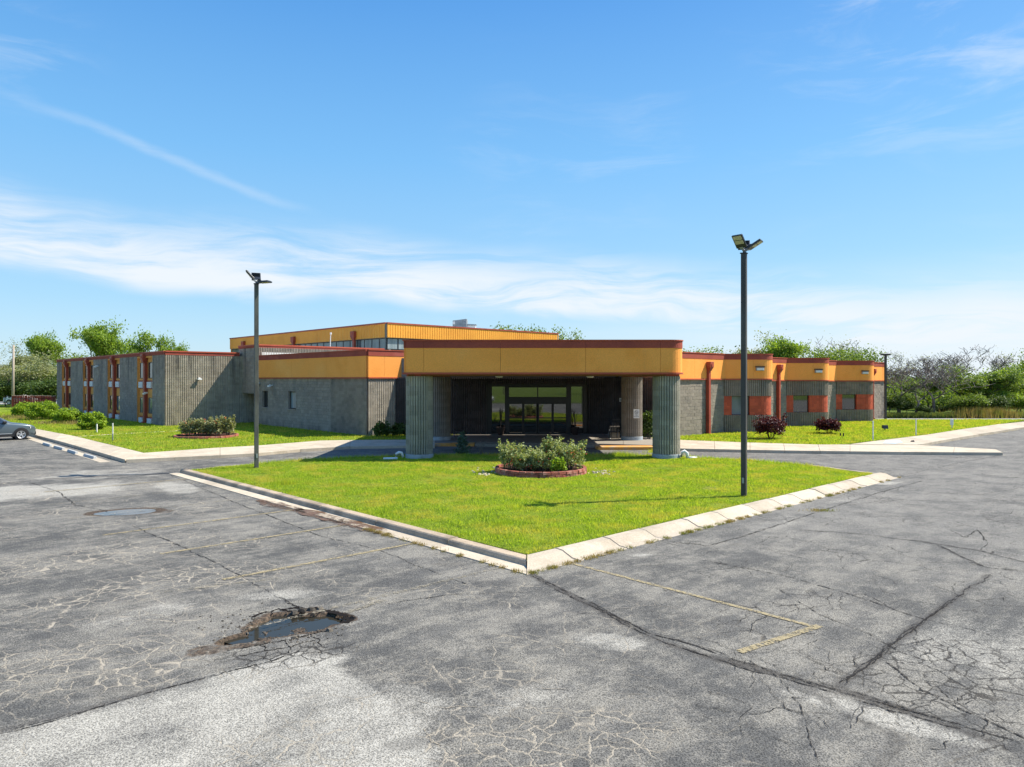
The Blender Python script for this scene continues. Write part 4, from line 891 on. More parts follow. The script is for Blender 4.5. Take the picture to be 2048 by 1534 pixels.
# ---- portico
XL, XR, YF, YB = -4.86, 7.83, 33.2, 47.9
arc = [np.array([XR-.6+.6*math.sin(q), YF+.6-.6*math.cos(q)]) for q in np.linspace(0, math.pi/2, 9)]
pp = Path([np.array([XL, YB]), np.array([XL, YF])]+arc+[np.array([XR, YB])])
sx = lambda px: (YB-YF)+((px-CX)/F*YF-XL)
fascia(pp, 4.10, 5.55, .33, [YB-YF, sx(848), sx(1001), sx(1171), sx(1320), sx(1320)+4.5, sx(1320)+9.5])
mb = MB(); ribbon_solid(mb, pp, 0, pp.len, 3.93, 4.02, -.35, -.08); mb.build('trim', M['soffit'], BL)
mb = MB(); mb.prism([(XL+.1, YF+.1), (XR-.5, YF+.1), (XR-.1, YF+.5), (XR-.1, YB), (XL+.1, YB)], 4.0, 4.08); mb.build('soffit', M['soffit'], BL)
mb = MB(); mb.prism([(XL+.1, YF+.1), (XR-.5, YF+.1), (XR-.1, YF+.5), (XR-.1, YB), (XL+.1, YB)], 5.2, 5.3); mb.build('roof', M['roof'], BL)
pb_ = Path([np.array([XL+.3, 39.5]), np.array([XR-.3, 39.5])])
for x_, px in ((-4.33, 0), (7.22, 0)):
    for y_ in (33.86, 43.6):
        if y_ > 40: zt = 3.94; zb = .15
        else: zt = 3.93; zb = .1
        r = thing('column', None, None, (x_, y_, zb)); r.parent = BL; r.location = tuple(np.array(r.location)-world_loc(BL))
        mb = MB(); mb.lathe((0, 0, 0), [(.655, 0), (.655, .2), (.63, .215)], 32); mb.build('base', M['base_paint'], r, local=True)
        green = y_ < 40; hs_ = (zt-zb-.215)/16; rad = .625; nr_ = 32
        def ring():
            mb = MB(); prof = []
            for k in range(nr_):
                for o, d in ((.0, -.075), (.26, -.075), (.34, 0), (.66, .006), (.94, 0)): prof.append((2*math.pi*(k+o)/nr_, rad+d))
            rows = [(-.008, 0), (0, .012), (0, hs_-.012), (-.008, hs_)]; n = len(prof)
            for dr, z0 in rows:
                for th, q in prof: mb.v.append(((q+dr)*math.cos(th), (q+dr)*math.sin(th), z0))
            for a in range(3):
                for k in range(n):
                    mb.f.append((a*n+k, a*n+(k+1) % n, (a+1)*n+(k+1) % n, (a+1)*n+k)); mb.t.append(random.random() if k % 20 == 0 else mb.t[-1])
            return mb
        if (x_ < 0 and y_ < 40): rings = [ring() for _ in range(4)]; rm = []
        for c in range(16):
            key = c % 4
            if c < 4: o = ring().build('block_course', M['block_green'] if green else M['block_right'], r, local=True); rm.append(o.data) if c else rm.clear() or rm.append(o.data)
            else: o = bpy.data.objects.new('block_course', rm[key]); COL.objects.link(o); o.parent = r
            o.location = (random.uniform(-.004, .004), random.uniform(-.004, .004), .215+c*hs_)
        mb = MB(); mb.lathe((0, 0, zt-zb), [(.60, 0), (.60, .16)], 32); mb.build('collar', M['red_cap'], r, local=True)
for px in (998, 1180):
    mb = MB(); c = D(px, 37.5); mb.lathe((c[0], c[1], 3.90), [(.02, -.035), (.14, -.03), (.19, 0), (.20, .1)], 16); mb.build('ceiling_lamp', M['white'], BL)
for p, s_, z0, lit in ((pv, tt(397, C, V), 3.85, 1), (pu, S0(19.2), 5.05, 0), (pu, S0(4.2)-.0, 2.65, 0), (pc_, T0-tt(545), 3.3, 0), (pc_, T0-tt(519.5), 3.45, 0)):
    mb = MB(); pbox(p, s_-.07, s_+.07, z0-.05, z0+.07, .03, .26, mb); pbox(p, s_-.16, s_+.16, z0-.12, z0+.0, .22, .36, mb); mb.build('wall_lamp', M['white'], BL)

# ------------------------------------------------------------------ things on and by the building
GZ = .13
def gp(px, py, z=.13): g = G(px, py, z); return (float(g[0]), float(g[1]), z)
# rooftop unit
ru = D(921, 81); rt = thing('rooftop_unit', 'grey metal ventilation unit on the flat roof of the upper hall', 'air unit', (ru[0], ru[1], 9.2))
zt_, zm_ = Z(638, 81), Z(641.5, 81); kx = 81/F
x0, x1, x2 = (905.8-CX)*kx, (934-CX)*kx, (953-CX)*kx
mb = MB(); mb.hexa([(x0, 80.6, 9.1), (x1, 80.6, 9.1), (x1, 82.4, 9.1), (x0, 82.4, 9.1), (x0, 80.6, zm_), (x1, 80.6, zt_), (x1, 82.4, zt_), (x0, 82.4, zm_)]); mb.build('housing', M['galv'], rt, bevel=.03)
for k in range(5): a = x0+.3+k*.26; mb = MB(); mb.box(a, a+.04, 80.57, 80.6, 9.2, zm_-.05); mb.build('seam', M['galv'], rt)
mb = MB(); mb.box(x0+.03, x0+.28, 80.55, 80.6, Z(649, 81), Z(643.5, 81)); mb.build('label_plate', M['white'], rt)
mb = MB(); mb.hexa([(x1, 80.8, Z(651, 81)), (x2, 80.8, Z(650.5, 81)), (x2, 82.2, Z(650.5, 81)), (x1, 82.2, Z(651, 81)), (x1, 80.8, Z(648, 81)), (x2, 80.8, Z(649, 81)), (x2, 82.2, Z(649, 81)), (x1, 82.2, Z(648, 81))]); mb.build('hood', M['galv'], rt)
mb = MB(); mb.hexa([(x1, 80.9, 9.1), (x2-.1, 80.9, 9.1), (x2-.1, 82.1, 9.1), (x1, 82.1, 9.1), (x1, 80.9, Z(651, 81)), (x2-.1, 80.9, Z(651, 81)), (x2-.1, 82.1, Z(651, 81)), (x1, 82.1, Z(651, 81))]); mb.build('intake', M['white'], rt)
# antenna
ag = D(659, 66); mb = MB(); mb.tube([(ag[0], ag[1], 5.5), (ag[0]+.12, ag[1], Z(666, 66))], .035, 6); mb.tube([(ag[0]+.12, ag[1], Z(669, 66)), (ag[0]+.12, ag[1], Z(665, 66))], .08, 6)
mb.build('antenna', M['white'], label='thin white antenna mast standing on the roof before the upper hall windows', category='antenna')
# signs
FONT = None
def text_mesh(txt, size):
    c = bpy.data.curves.new('t', 'FONT'); c.body = txt; c.size = size; c.extrude = .002; c.align_x = 'CENTER'; c.align_y = 'CENTER'
    o = bpy.data.objects.new('t', c); COL.objects.link(o); dg = bpy.context.evaluated_depsgraph_get(); me = bpy.data.meshes.new_from_object(o.evaluated_get(dg)); COL.objects.unlink(o); bpy.data.objects.remove(o); return me
ink = pbr('sign_ink', (.03, .03, .035), .6, .3)
def text_on(parent, txt, size, x, z, y=-.016, name='lettering'):
    me = text_mesh(txt, size); me.materials.append(ink); o = bpy.data.objects.new(name, me); COL.objects.link(o); o.parent = parent; o.location = (x, y, z); o.rotation_euler = (R(90), 0, 0); return o
sg_ = D(1272.8, 42.93); sgz = Z(827.5, 42.93)
s = thing('sign', 'white no smoking sign on the right rear canopy column', 'sign', (sg_[0], sg_[1], sgz))
mb = MB(); mb.box(-.17, .17, -.012, .012, -.26, .26); mb.build('plate', M['white'], s, local=True, bevel=.004)
mb = MB(); n = 24
for k in range(n):
    a, b = 2*math.pi*k/n, 2*math.pi*(k+1)/n; P_ = lambda r, q: (r*math.cos(q), -.015, .10+r*math.sin(q)); mb.face([P_(.085, a), P_(.105, a), P_(.105, b), P_(.085, b)])
q = R(135); c_, s_ = math.cos(q), math.sin(q); mb.face([(c_*.09-s_*.009, -.0155, .10+s_*.09+c_*.009), (c_*.09+s_*.009, -.0155, .10+s_*.09-c_*.009), (-c_*.09+s_*.009, -.0155, .10-s_*.09-c_*.009), (-c_*.09-s_*.009, -.0155, .10-s_*.09+c_*.009)])
mb.face([(-.06, -.0152, .088), (.06, -.0152, .088), (.06, -.0152, .108), (-.06, -.0152, .108)])
mb.build('symbol', ink, s, local=True); text_on(s, 'NO', .085, 0, -.075); text_on(s, 'SMOKING', .066, 0, -.16)
def plate(px0, px1, py0, py1, d, label, dirn=(1, 0)):
    c = D((px0+px1)/2, d); zc = Z((py0+py1)/2, d); w = (px1-px0)/F*d; h = (py1-py0)/F*d
    s = thing('sign', label, 'sign', (c[0], c[1], zc), math.atan2(dirn[1], dirn[0])); mb = MB(); mb.box(-w/2, w/2, -.01, .01, -h/2, h/2); mb.build('plate', M['white'], s, local=True)
    mb = MB(); mb.box(-w*.28, w*.28, -.013, -.011, -h*.22, h*.2); mb.build('print', M['galv'], s, local=True); return s
plate(1238, 1246, 796, 803.5, 46.9, 'small white notice on the dark entrance wall left of the rear column', tuple(-U))
plate(495, 502.5, 791, 797.5, 61.5, 'small white notice inside the dark recess of the side door', tuple(-U))

# light poles
def pole(loc, h, rz, m, tilts, label, base_h=.0):
    r = thing('light_pole', label, 'light pole', loc, rz, 'parking lot light poles')
    mb = MB(); mb.box(-.078, .078, -.078, .078, -.15, h); mb.build('mast', m, r, local=True, bevel=.006)
    mb = MB(); mb.box(-.11, .11, -.11, .11, -.02, .03); mb.build('base_plate', m, r, local=True)
    mb = MB(); mb.box(-.10, .10, -.10, .10, h, h+.03); mb.tube([(0, 0, h), (0, 0, h+.12)], .04, 8); mb.build('cap', M['lamp_black'], r, local=True)
    for az_, tl in tilts:
        hd = bpy.data.objects.new('lamp_head', None); COL.objects.link(hd); hd.parent = r; hd.location = (0, 0, h+.06); hd.rotation_euler = (0, -R(tl), R(az_))
        mb = MB(); mb.tube([(.02, 0, 0), (.2, 0, 0)], .032, 8); mb.box(.13, .2, -.06, .06, -.04, .04); mb.build('bracket', M['galv'], hd, local=True)
        mb = MB(); mb.box(.16, .62, -.18, .18, -.03, .03); mb.box(.16, .32, -.16, .16, .03, .06)
        for k in range(7): mb.box(.33+k*.04, .342+k*.04, -.15, .15, .03, .052)
        mb.build('housing', M['lamp_black'], hd, local=True, bevel=.008)
        for a, b in ((.31, .44), (.46, .595)): mb = MB(); mb.box(a, b, -.15, .15, -.038, -.029); mb.build('led_panel', M['led'], hd, local=True)
    mb = MB(); mb.box(-.03, .03, -.115, -.078, .45, .62); mb.build('outlet_box', M['galv'], r, local=True)
    return r
p1_ = gp(1489, 993); pole((p1_[0], p1_[1]+.05, .1), 7.62, R(-34), M['pole'], [(-140+34, 50), (72+34, 42), (-32+34, 30)], 'tall dark light pole with three lamp heads on the right of the island lawn')
p2_ = gp(512, 936); pole((p2_[0], p2_[1]+.05, .1), 7.62, R(30), M['pole_grey'], [(-162-30, 50), (112-30, 46), (-14-30, 2)], 'weathered light pole with three lamp heads at the left end of the island lawn')
p3_ = gp(1771, 839.5, 0.0); r = thing('light_pole', 'short far light pole before the trees right of the building', 'light pole', (p3_[0], p3_[1], 0), 0, 'parking lot light poles')
mb = MB(); mb.box(-.085, .085, -.085, .085, -.1, 6.1); mb.build('mast', M['pole'], r, local=True)
for sx_ in (-1, 1): mb = MB(); mb.box(min(0, sx_*.42), max(0, sx_*.42), -.15, .15, 6.0, 6.17); mb.build('lamp_head', M['pole'], r, local=True, bevel=.02)

# markers, white posts, rocks, wheel stops
def post(px, py0, py1, w, label, sign=False, lower=None):
    g = gp(px, py1, .12); d = g[1]; zt = Z(py0, d); mb = MB()
    mb.box(g[0]-w/2, g[0]+w/2, d-w/2, d+w/2, .0 if lower is None else lower, zt)
    if sign: mb.box(g[0]-w*2.3, g[0]+w*1.2, d-w/2-.02, d-w/2, zt-.45, zt-.02)
    o = mb.build('marker_post', M['white'], label=label, category='post', bevel=.005)
    if lower is not None: mb = MB(); mb.box(g[0]-w/2, g[0]+w/2, d-w/2, d+w/2, 0, lower); mb.build('post_foot', M['galv'], o)
    return o
post(193.7, 848, 865, .07, 'short white marker post left of the taller one on the left lawn')
post(225.5, 846, 882, .05, 'tall slim marker post with white top beside the left sidewalk', lower=.55)
post(1746, 842, 881, .055, 'slim white post nearest the building on the right lawn')
post(1832, 837, 871.5, .055, 'slim white post in the middle of the right lawn edge')
post(1904, 838, 857, .07, 'farthest white post with a small sign board on the right lawn', sign=True)
for px, py, r_, lb in ((1825, 887.5, .17, 'leftmost dark rock on the end of the right sidewalk'), (1861, 882.8, .20, 'second dark rock along the right sidewalk edge'), (1885, 879.5, .24, 'largest dark rock along the right sidewalk edge'), (1920.5, 874, .15, 'fourth dark rock along the right sidewalk edge, beside a weed'),
                       (1944, 870.5, .22, 'fifth dark rock along the right sidewalk edge'), (2017, 859, .2, 'sixth dark rock near the far end of the right sidewalk'), (2032, 856, .22, 'last dark rock at the right edge of the picture')):
    g = gp(px, py, .02); mb = MB(); lump(mb, (g[0], g[1], -.02 if px != 1825 else .12), r_, 9); mb.build('rock', M['rock'], label=lb, category='rock', group='dark rocks along the right sidewalk', smooth=False)
fl = gp(1770, 861, .12); mb = MB(); mb.box(fl[0]-.03, fl[0]+.03, fl[1]-.03, fl[1]+.03, .05, .28); mb.hexa([(fl[0]-.18, fl[1]-.12, .25), (fl[0]+.18, fl[1]-.12, .25), (fl[0]+.18, fl[1]+.1, .3), (fl[0]-.18, fl[1]+.1, .3), (fl[0]-.2, fl[1]-.06, .5), (fl[0]+.2, fl[1]-.06, .5), (fl[0]+.2, fl[1]+.1, .5), (fl[0]-.2, fl[1]+.1, .5)])
mb.build('floodlight', M['lamp_black'], label='small black ground floodlight on the right lawn', category='floodlight')
for px, lb in ((1681, 'left of two small dark pipe stubs on the right lawn'), (1687, 'right of two small dark pipe stubs on the right lawn')):
    g = gp(px, 873, .12); mb = MB(); mb.tube([(g[0], g[1], .05), (g[0], g[1], .34)], .045, 8); mb.build('pipe_stub', M['black_plastic'], label=lb, category='pipe')
ua = math.atan2(U[1], U[0])
stops = []
for i, (a, b, lb) in enumerate((((87, 889), (103, 893.5), 'farthest concrete wheel stop beside the left sidewalk'), ((110, 895.5), (127, 900.5), 'second farthest concrete wheel stop beside the left sidewalk'), ((137, 903.5), (154, 908), 'third concrete wheel stop beside the left sidewalk'), ((170, 912.5), (190, 918), 'nearest concrete wheel stop beside the left sidewalk'))):
    c = (G(*a)+G(*b))/2
    if not stops:
        mb = MB(); mb.hexa([(-.92, -.09, 0), (.92, -.09, 0), (.92, .09, 0), (-.92, .09, 0), (-.90, -.055, .13), (.90, -.055, .13), (.90, .055, .13), (-.90, .055, .13)])
        s = mb.build('wheel_stop', M['stop'], bevel=.012, label=lb, category='wheel stop', group='wheel stops by the left sidewalk'); s.location = (c[0], c[1], 0); s.rotation_euler = (0, 0, ua); stops.append(s)
    else: s = stops[0].copy(); COL.objects.link(s); s.location = (c[0], c[1], 0); s.rotation_euler = (0, 0, ua+random.uniform(-.03, .03)); s['label'] = lb
# pvc drain elbows at the front columns
c = np.array([-4.33, 33.86]); mb = MB(); mb.tube([(c[0]-.70, c[1]-.42, .2), (c[0]-.78, c[1]-.46, .40), (c[0]-.88, c[1]-.5, .42), (c[0]-1.0, c[1]-.54, .35), (c[0]-1.05, c[1]-.56, .12)], .065, 10); mb.tube([(c[0]-.9, c[1]-.8, .17), (c[0]-1.55, c[1]-.75, .15)], .06, 10)
mb.build('drain_pipe', M['pvc'], label='white plastic drain elbow beside the left front canopy column', category='pipe', smooth=True)
c = np.array([7.22, 33.86]); mb = MB(); mb.tube([(c[0]+.60, c[1]-.38, .2), (c[0]+.64, c[1]-.42, .42), (c[0]+.75, c[1]-.44, .47), (c[0]+.86, c[1]-.44, .38), (c[0]+.90, c[1]-.44, .12)], .075, 10); mb.tube([(c[0]+.9, c[1]-.44, .16), (c[0]+1.35, c[1]-.3, .14)], .06, 10)
mb.build('drain_pipe', M['pvc'], label='white plastic drain elbow beside the right front canopy column', category='pipe', smooth=True)
# rocking chair, wheelchair-like chair, box, bin
def chair(loc, rz, label, wheels=False):
    r = thing('chair', label, 'chair', loc, rz)
    mb = MB(); mb.box(-.27, .27, -.25, .25, .42, .46); mb.build('seat', M['black_plastic'], r, local=True)
    mb = MB()
    for k in range(6): x_ = -.24+k*.096; mb.hexa([(x_-.015, .22, .46), (x_+.015, .22, .46), (x_+.015, .25, .46), (x_-.015, .25, .46), (x_-.015, .34, 1.12), (x_+.015, .34, 1.12), (x_+.015, .37, 1.12), (x_-.015, .37, 1.12)])
    mb.box(-.28, .28, .33, .38, 1.08, 1.18); mb.build('backrest', M['black_plastic'], r, local=True)
    for sx_ in (-1, 1):
        for sy in (-.23, .23): mb = MB(); mb.tube([(sx_*.26, sy, .06), (sx_*.26, sy, .66)], .018, 6); mb.build('leg', M['black_plastic'], r, local=True)
        mb = MB(); mb.tube([(sx_*.28, -.3, .67), (sx_*.28, .3, .67)], .025, 6); mb.build('armrest', M['black_plastic'], r, local=True)
        mb = MB()
        if wheels: n = 18; mb.tube([(sx_*.30, .05+.28*math.cos(2*math.pi*k/n), .28+.28*math.sin(2*math.pi*k/n)) for k in range(n+1)], .014, 5); mb.build('wheel', M['galv'], r, local=True)
        else: mb.tube([(sx_*.26, -.45+.1*k, .05+.35*((-.45+.1*k)/1.0)**2) for k in range(10)], .02, 5); mb.build('rocker', M['black_plastic'], r, local=True)
g = D(920, 44.9); chair((g[0], g[1], .155), .35, 'dark rocking chair in the shade behind the left canopy column')
g = D(1240, 43.9); chair((g[0]-.35, g[1], .155), -.5, 'metal wheeled chair in the shade beside the right rear column', True)
g = D(1229, 44.6); mb = MB(); mb.box(g[0]-.27, g[0]+.27, g[1]-.22, g[1]+.22, .155, .86); mb.box(g[0]-.29, g[0]+.29, g[1]-.24, g[1]+.24, .86, .90); mb.build('bin', pbr('bin_tan', (.30, .27, .23), .8, .2), label='pale square bin by the entrance wall left of the right rear column', category='bin', bevel=.01)

# ------------------------------------------------------------------ flower beds
def bed(cx, cy, rad, ncourse, blen, h, name, label, z0=.13):
    r = thing(name, label, 'flower bed', (cx, cy, z0)); n = int(2*math.pi*rad/blen); protos = []
    for v_ in range(4):
        mb = MB(); w = blen*.49; t_ = .14; j = lambda: random.uniform(-.008, .008); mb.tone = random.random()
        mb.hexa([(-w, -t_/2+j(), 0), (w, -t_/2+j(), 0), (w*.92, t_/2, 0), (-w*.92, t_/2, 0), (-w+j(), -t_/2+.01+j(), h-.006), (w+j(), -t_/2+.01+j(), h-.006+j()*.4), (w*.92, t_/2, h-.006), (-w*.92, t_/2, h-.006)])
        protos.append(mb)
    meshes = []
    for c in range(ncourse):
        for k in range(n):
            th = 2*math.pi*(k+(.5 if c % 2 else 0))/n
            if len(meshes) < 4: o = protos[len(meshes)].build('brick', M['bed_brick'], r, local=True, bevel=.008); meshes.append(o.data)
            else:
                o = bpy.data.objects.new('brick', random.choice(meshes)); COL.objects.link(o); o.parent = r; b = o.modifiers.new('bevel', 'BEVEL'); b.width = .008; b.segments = 1
            rr = rad+random.uniform(-.012, .012); o.location = (rr*math.cos(th), rr*math.sin(th), c*h); o.rotation_euler = (random.uniform(-.03, .03), random.uniform(-.03, .03), th+math.pi/2+random.uniform(-.03, .03))
    mb = MB(); m_ = 20
    mb.face([(rad*.96*math.cos(2*math.pi*k/m_), rad*.96*math.sin(2*math.pi*k/m_), ncourse*h*.6) for k in range(m_)]); mb.build('soil', M['soil'], r, local=True)
    return r
B1 = (1.13, 28.55); bed(B1[0], B1[1], 1.74, 2, .30, .112, 'flower_bed', 'round two-course red brick flower bed on the island lawn before the entrance')
B2c = G(413, 873.2, .13); bed(B2c[0], B2c[1], 1.85, 1, .30, .14, 'flower_bed', 'low round red brick flower bed on the left lawn')

# ------------------------------------------------------------------ leaves
def leaf_mesh(name, c, size, m, parent=None, aspect=1.6, up=.25, cup=0, **k):
    """one small quad per leaf at the points c, random orientation"""
    n = len(c); sz = size*rng.uniform(.6, 1.35, n)[:, None]
    nrm = rng.normal(size=(n, 3)); nrm[:, 2] = np.abs(nrm[:, 2])+up; nrm /= np.linalg.norm(nrm, axis=1)[:, None]
    a = np.cross(nrm, rng.normal(size=(n, 3))); a /= np.linalg.norm(a, axis=1)[:, None]; b = np.cross(nrm, a)
    a = a*sz*.5*aspect; b = b*sz*.5
    v = np.stack([c-a, c-b*1.0+a*.1, c+a, c+b*1.0+a*.1], 1).reshape(-1, 3)
    me = npmesh(name, v, np.arange(4*n).reshape(-1, 4), 4)
    return link(name, me, m, parent, tone=rng.random(n), local=True, **k)
def skeleton(h, spread, levels, seed, trunk_h=.28, up=.5, nb=(3, 4), r0=None, curl=.16, decay=.70, lean=0.0):
    r_ = random.Random(seed); segs_ = []; tips = []
    r0 = r0 or h*.022
    def br(p, d, ln, rad, lv):
        pts = [p]; rs = [rad]; n = 3
        for i in range(n):
            d = d+np.array([r_.gauss(0, curl), r_.gauss(0, curl), r_.gauss(0, curl)*.6+.04]); d = d/np.linalg.norm(d)
            p = p+d*ln/n; pts.append(p); rs.append(rad*(1-.38*(i+1)/n))
        segs_.append((pts, rs, lv))
        if lv >= levels: tips.append((p, ln)); return
        k = r_.randint(*nb); ph = r_.uniform(0, 6.28)
        for j in range(k):
            a = ph+2*math.pi*j/k+r_.uniform(-.4, .4); out = np.array([math.cos(a), math.sin(a), 0])
            t_ = r_.uniform(.45, .95)*spread; nd = d*up+out*t_+np.array([0, 0, .25]); nd /= np.linalg.norm(nd)
            st = pts[-1] if j < k-1 or lv == 0 else pts[-2]
            br(st, nd, ln*decay*r_.uniform(.75, 1.2), rs[-1]*.78, lv+1)
        if lv > 0: tips.append((pts[-1], ln*.6))
    br(np.array([0, 0, -.1]), np.array([lean, 0, 1.0]), h*trunk_h, r0, 0)
    return segs_, tips
def tree_proto(name, h, spread, levels, seed, leafm, barkm, nleaf, lsize, clump=.55, fill=1.0, **kw):
    segs_, tips = skeleton(h, spread, levels, seed, **kw)
    zmax = max(p[2] for p, _ in tips); k = h/zmax
    r = bpy.data.objects.new(name, None)
    mb = MB()
    for pts, rs, lv in segs_: mb.tube([p*k for p in pts], [max(.012 if nleaf > 8 else .022, q) for q in rs], 7 if lv < 1 else 5 if lv < 3 else 3, lv < 1)
    parts = [('trunk' , mb, barkm)]
    c = []
    for p, ln in tips:
        m_ = max(1, int(nleaf*rng.uniform(.5, 1.5))); c.append(p*k+rng.normal(size=(m_, 3))*ln*k*clump*np.array([1, 1, .75]))
    c = np.concatenate(c) if nleaf else None
    return (mb, barkm, c, leafm, lsize)
PROTO = {}
def add_proto(key, *a, **k): PROTO[key] = tree_proto(key, *a, **k)
placed = {}
def place_tree(key, name, x_, y_, h, href, rz, label, cat='tree', group=None, z=0.0, sxy=1.0):
    s = h/href
    if key not in placed:
        mb, bm_, c, lm_, ls = PROTO[key]; r = thing(name, label, cat, (x_, y_, z), rz, group); r.scale = (s*sxy, s*sxy, s)
        mb.build('trunk', bm_, r, local=True)
        if c is not None and len(c): leaf_mesh('crown', c, ls, lm_, r)
        placed[key] = r; return r
    return dup(placed[key], (x_, y_, z), rz, (s*sxy, s*sxy, s), label, group)
add_proto('round_a', 9, 1.15, 4, 3, M['leaf_spring'], M['bark'], 46, .19, clump=.50)
add_proto('round_b', 8, 1.0, 4, 8, M['leaf_mid'], M['bark'], 46, .18, clump=.55)
add_proto('round_c', 8, 1.2, 4, 15, M['leaf_dark'], M['bark'], 44, .20, clump=.6)
add_proto('olive', 9, 1.1, 4, 22, M['leaf_olive'], M['bark'], 34, .16, clump=.55)
add_proto('poplar', 10, .45, 4, 31, M['leaf_spring'], M['bark'], 16, .24, clump=.5)
add_proto('airy', 9, .95, 5, 41, M['leaf_olive'], M['bark_grey'], 4, .11, clump=.6, r0=.14, nb=(2, 3), curl=.2, decay=.76)
add_proto('bare', 9, 1.15, 6, 52, None, M['bark_grey'], 0, .2, r0=.22, nb=(2, 4), trunk_h=.16, curl=.22, decay=.80)
add_proto('bare_b', 9, .9, 6, 66, M['leaf_olive'], M['bark_grey'], 1, .10, r0=.2, nb=(2, 4), trunk_h=.2, curl=.24, decay=.78)
add_proto('low', 4, 1.3, 3, 71, M['leaf_mid'], M['bark'], 130, .15, clump=.75, trunk_h=.2)
add_proto('low_dark', 4, 1.4, 3, 78, M['leaf_dark'], M['bark'], 120, .16, clump=.8, trunk_h=.2)
add_proto('low_bright', 4.5, 1.2, 3, 82, M['leaf_spring'], M['bark'], 130, .15, clump=.7, trunk_h=.2)
HREF = dict(round_a=9, round_b=8, round_c=8, olive=9, poplar=10, airy=9, bare=9, bare_b=9, low=4, low_dark=4, low_bright=4.5)
KIND = dict(round_a='maple_tree', round_b='broadleaf_tree', round_c='broadleaf_tree', olive='olive_green_tree', poplar='poplar_tree', airy='sparse_tree', bare='bare_tree', bare_b='bare_tree', low='understorey_shrub', low_dark='understorey_shrub', low_bright='understorey_shrub')
def T(key, px, ytop, d, label, rz=None, sxy=1.0, group=None, cat='tree', z=0.0):
    g = D(px, d); h = Z(ytop, d)-z
    return place_tree(key, KIND[key], g[0], g[1], h, HREF[key], random.uniform(0, 6.28) if rz is None else rz, label, cat, group, z, sxy)
random.seed(9)
LG, RG, MG = 'trees beyond the left wing', 'trees in the wood on the right', 'trees showing above the roof'
T('round_a', 186, 646, 122, 'large bright green maple rising behind the left wing roof', 1.0, .66, LG)
T('round_a', 90, 668, 112, 'second bright green tree left of the tallest maple', 2.4, .58, LG)
T('olive', 40, 690, 104, 'silvery olive tree beside the pale wooden pole', .4, .7, LG)
T('olive', 8, 712, 108, 'silvery olive tree at the left edge of the picture', 2.0, .8, LG)
T('olive', 80, 712, 100, 'wide olive tree overhanging the red fence', 3.3, 1.35, LG)
T('round_c', 62, 742, 112, 'dark tree in the shade behind the red fence', None, 1.2, LG)
T('round_c', 20, 745, 118, 'dark low tree behind the wooden pole at far left', None, 1.2, LG)
T('round_c', 105, 735, 108, 'dark tree tucked against the far end of the left wing', None, 1.1, LG)
T('round_b', 130, 712, 118, 'mid green tree just above the far corner of the left wing', None, 1.0, LG)
T('round_b', 228, 706, 130, 'mid green tree at the right foot of the tall maple', None, .7, LG)
T('poplar', 291, 669, 140, 'left of two slim poplar tips above the left wing roof', None, .7, LG)
T('poplar', 322, 677, 140, 'right of two slim poplar tips above the left wing roof', None, .6, LG)
T('round_a', 352, 690, 140, 'low rounded light green tree top above the left wing roof', None, .42, LG)
T('round_b', 1070, 661, 125, 'left tree top peeping over the canopy roof beside the upper hall', None, .8, MG)
T('round_b', 1106, 666, 120, 'right tree top peeping over the canopy roof beside the upper hall', None, .7, MG)
T('airy', 1378, 696, 92, 'thin sparse tree top just right of the canopy corner', None, .8, MG)
T('round_b', 1420, 700, 92, 'low green tree top left of the right light pole', None, 1.1, MG)
T('olive', 1518, 676, 96, 'hazy olive tree behind the first bay right of the pole', None, .9, MG)
T('round_a', 1582, 677, 92, 'bright green tree behind the second bay', None, .75, MG)
T('airy', 1668, 672, 90, 'airy half-bare tree above the third bay', .7, 1.0, MG)
T('round_b', 1640, 704, 88, 'green tree low behind the second bay roof', None, 1.0, MG)
T('round_b', 1700, 700, 86, 'green tree between the third bay and the far pole', None, 1.0, RG)
T('round_b', 1738, 712, 84, 'green tree just behind the far light pole', None, .8, RG)
T('bare_b', 1800, 708, 75, 'fine twiggy half-bare tree right of the far light pole', 1.0, 1.2, RG)
T('bare', 1868, 712, 72.5, 'grey bare tree with low forking trunks in the wood', 2.0, 1.35, RG)
T('bare', 1925, 688, 76, 'tallest bare dead tree on the skyline of the wood', .3, 1.1, RG)
T('bare', 1832, 735, 72.3, 'small leaning bare tree at the front of the wood', 4.0, 1.3, RG)
T('airy', 2005, 700, 84, 'sparse leafing tree right of the tallest bare tree', None, 1.0, RG)
T('round_b', 1962, 736, 75.5, 'rounded fresh green tree at the centre of the wood', None, 1.25, RG)
T('round_a', 1992, 738, 80, 'bright green tree towards the right of the wood', None, 1.1, RG)
T('round_b', 2035, 752, 76, 'green tree at the right edge of the picture', None, 1.2, RG)
T('round_b', 2066, 706, 80, 'tall green tree cut by the right edge of the picture', None, .8, RG)
T('round_b', 1860, 752, 88, 'dark tree deep in the wood behind the bare trunks', None, 1.3, RG)
T('airy', 1780, 700, 90, 'tall thin sparse tree just right of the far light pole', None, .9, RG)
T('airy', 1900, 708, 86, 'sparse twiggy tree behind the forking bare trunks', None, 1.0, RG)
T('round_b', 2090, 730, 82, 'green tree beyond the right edge of the wood', None, 1.3, RG)
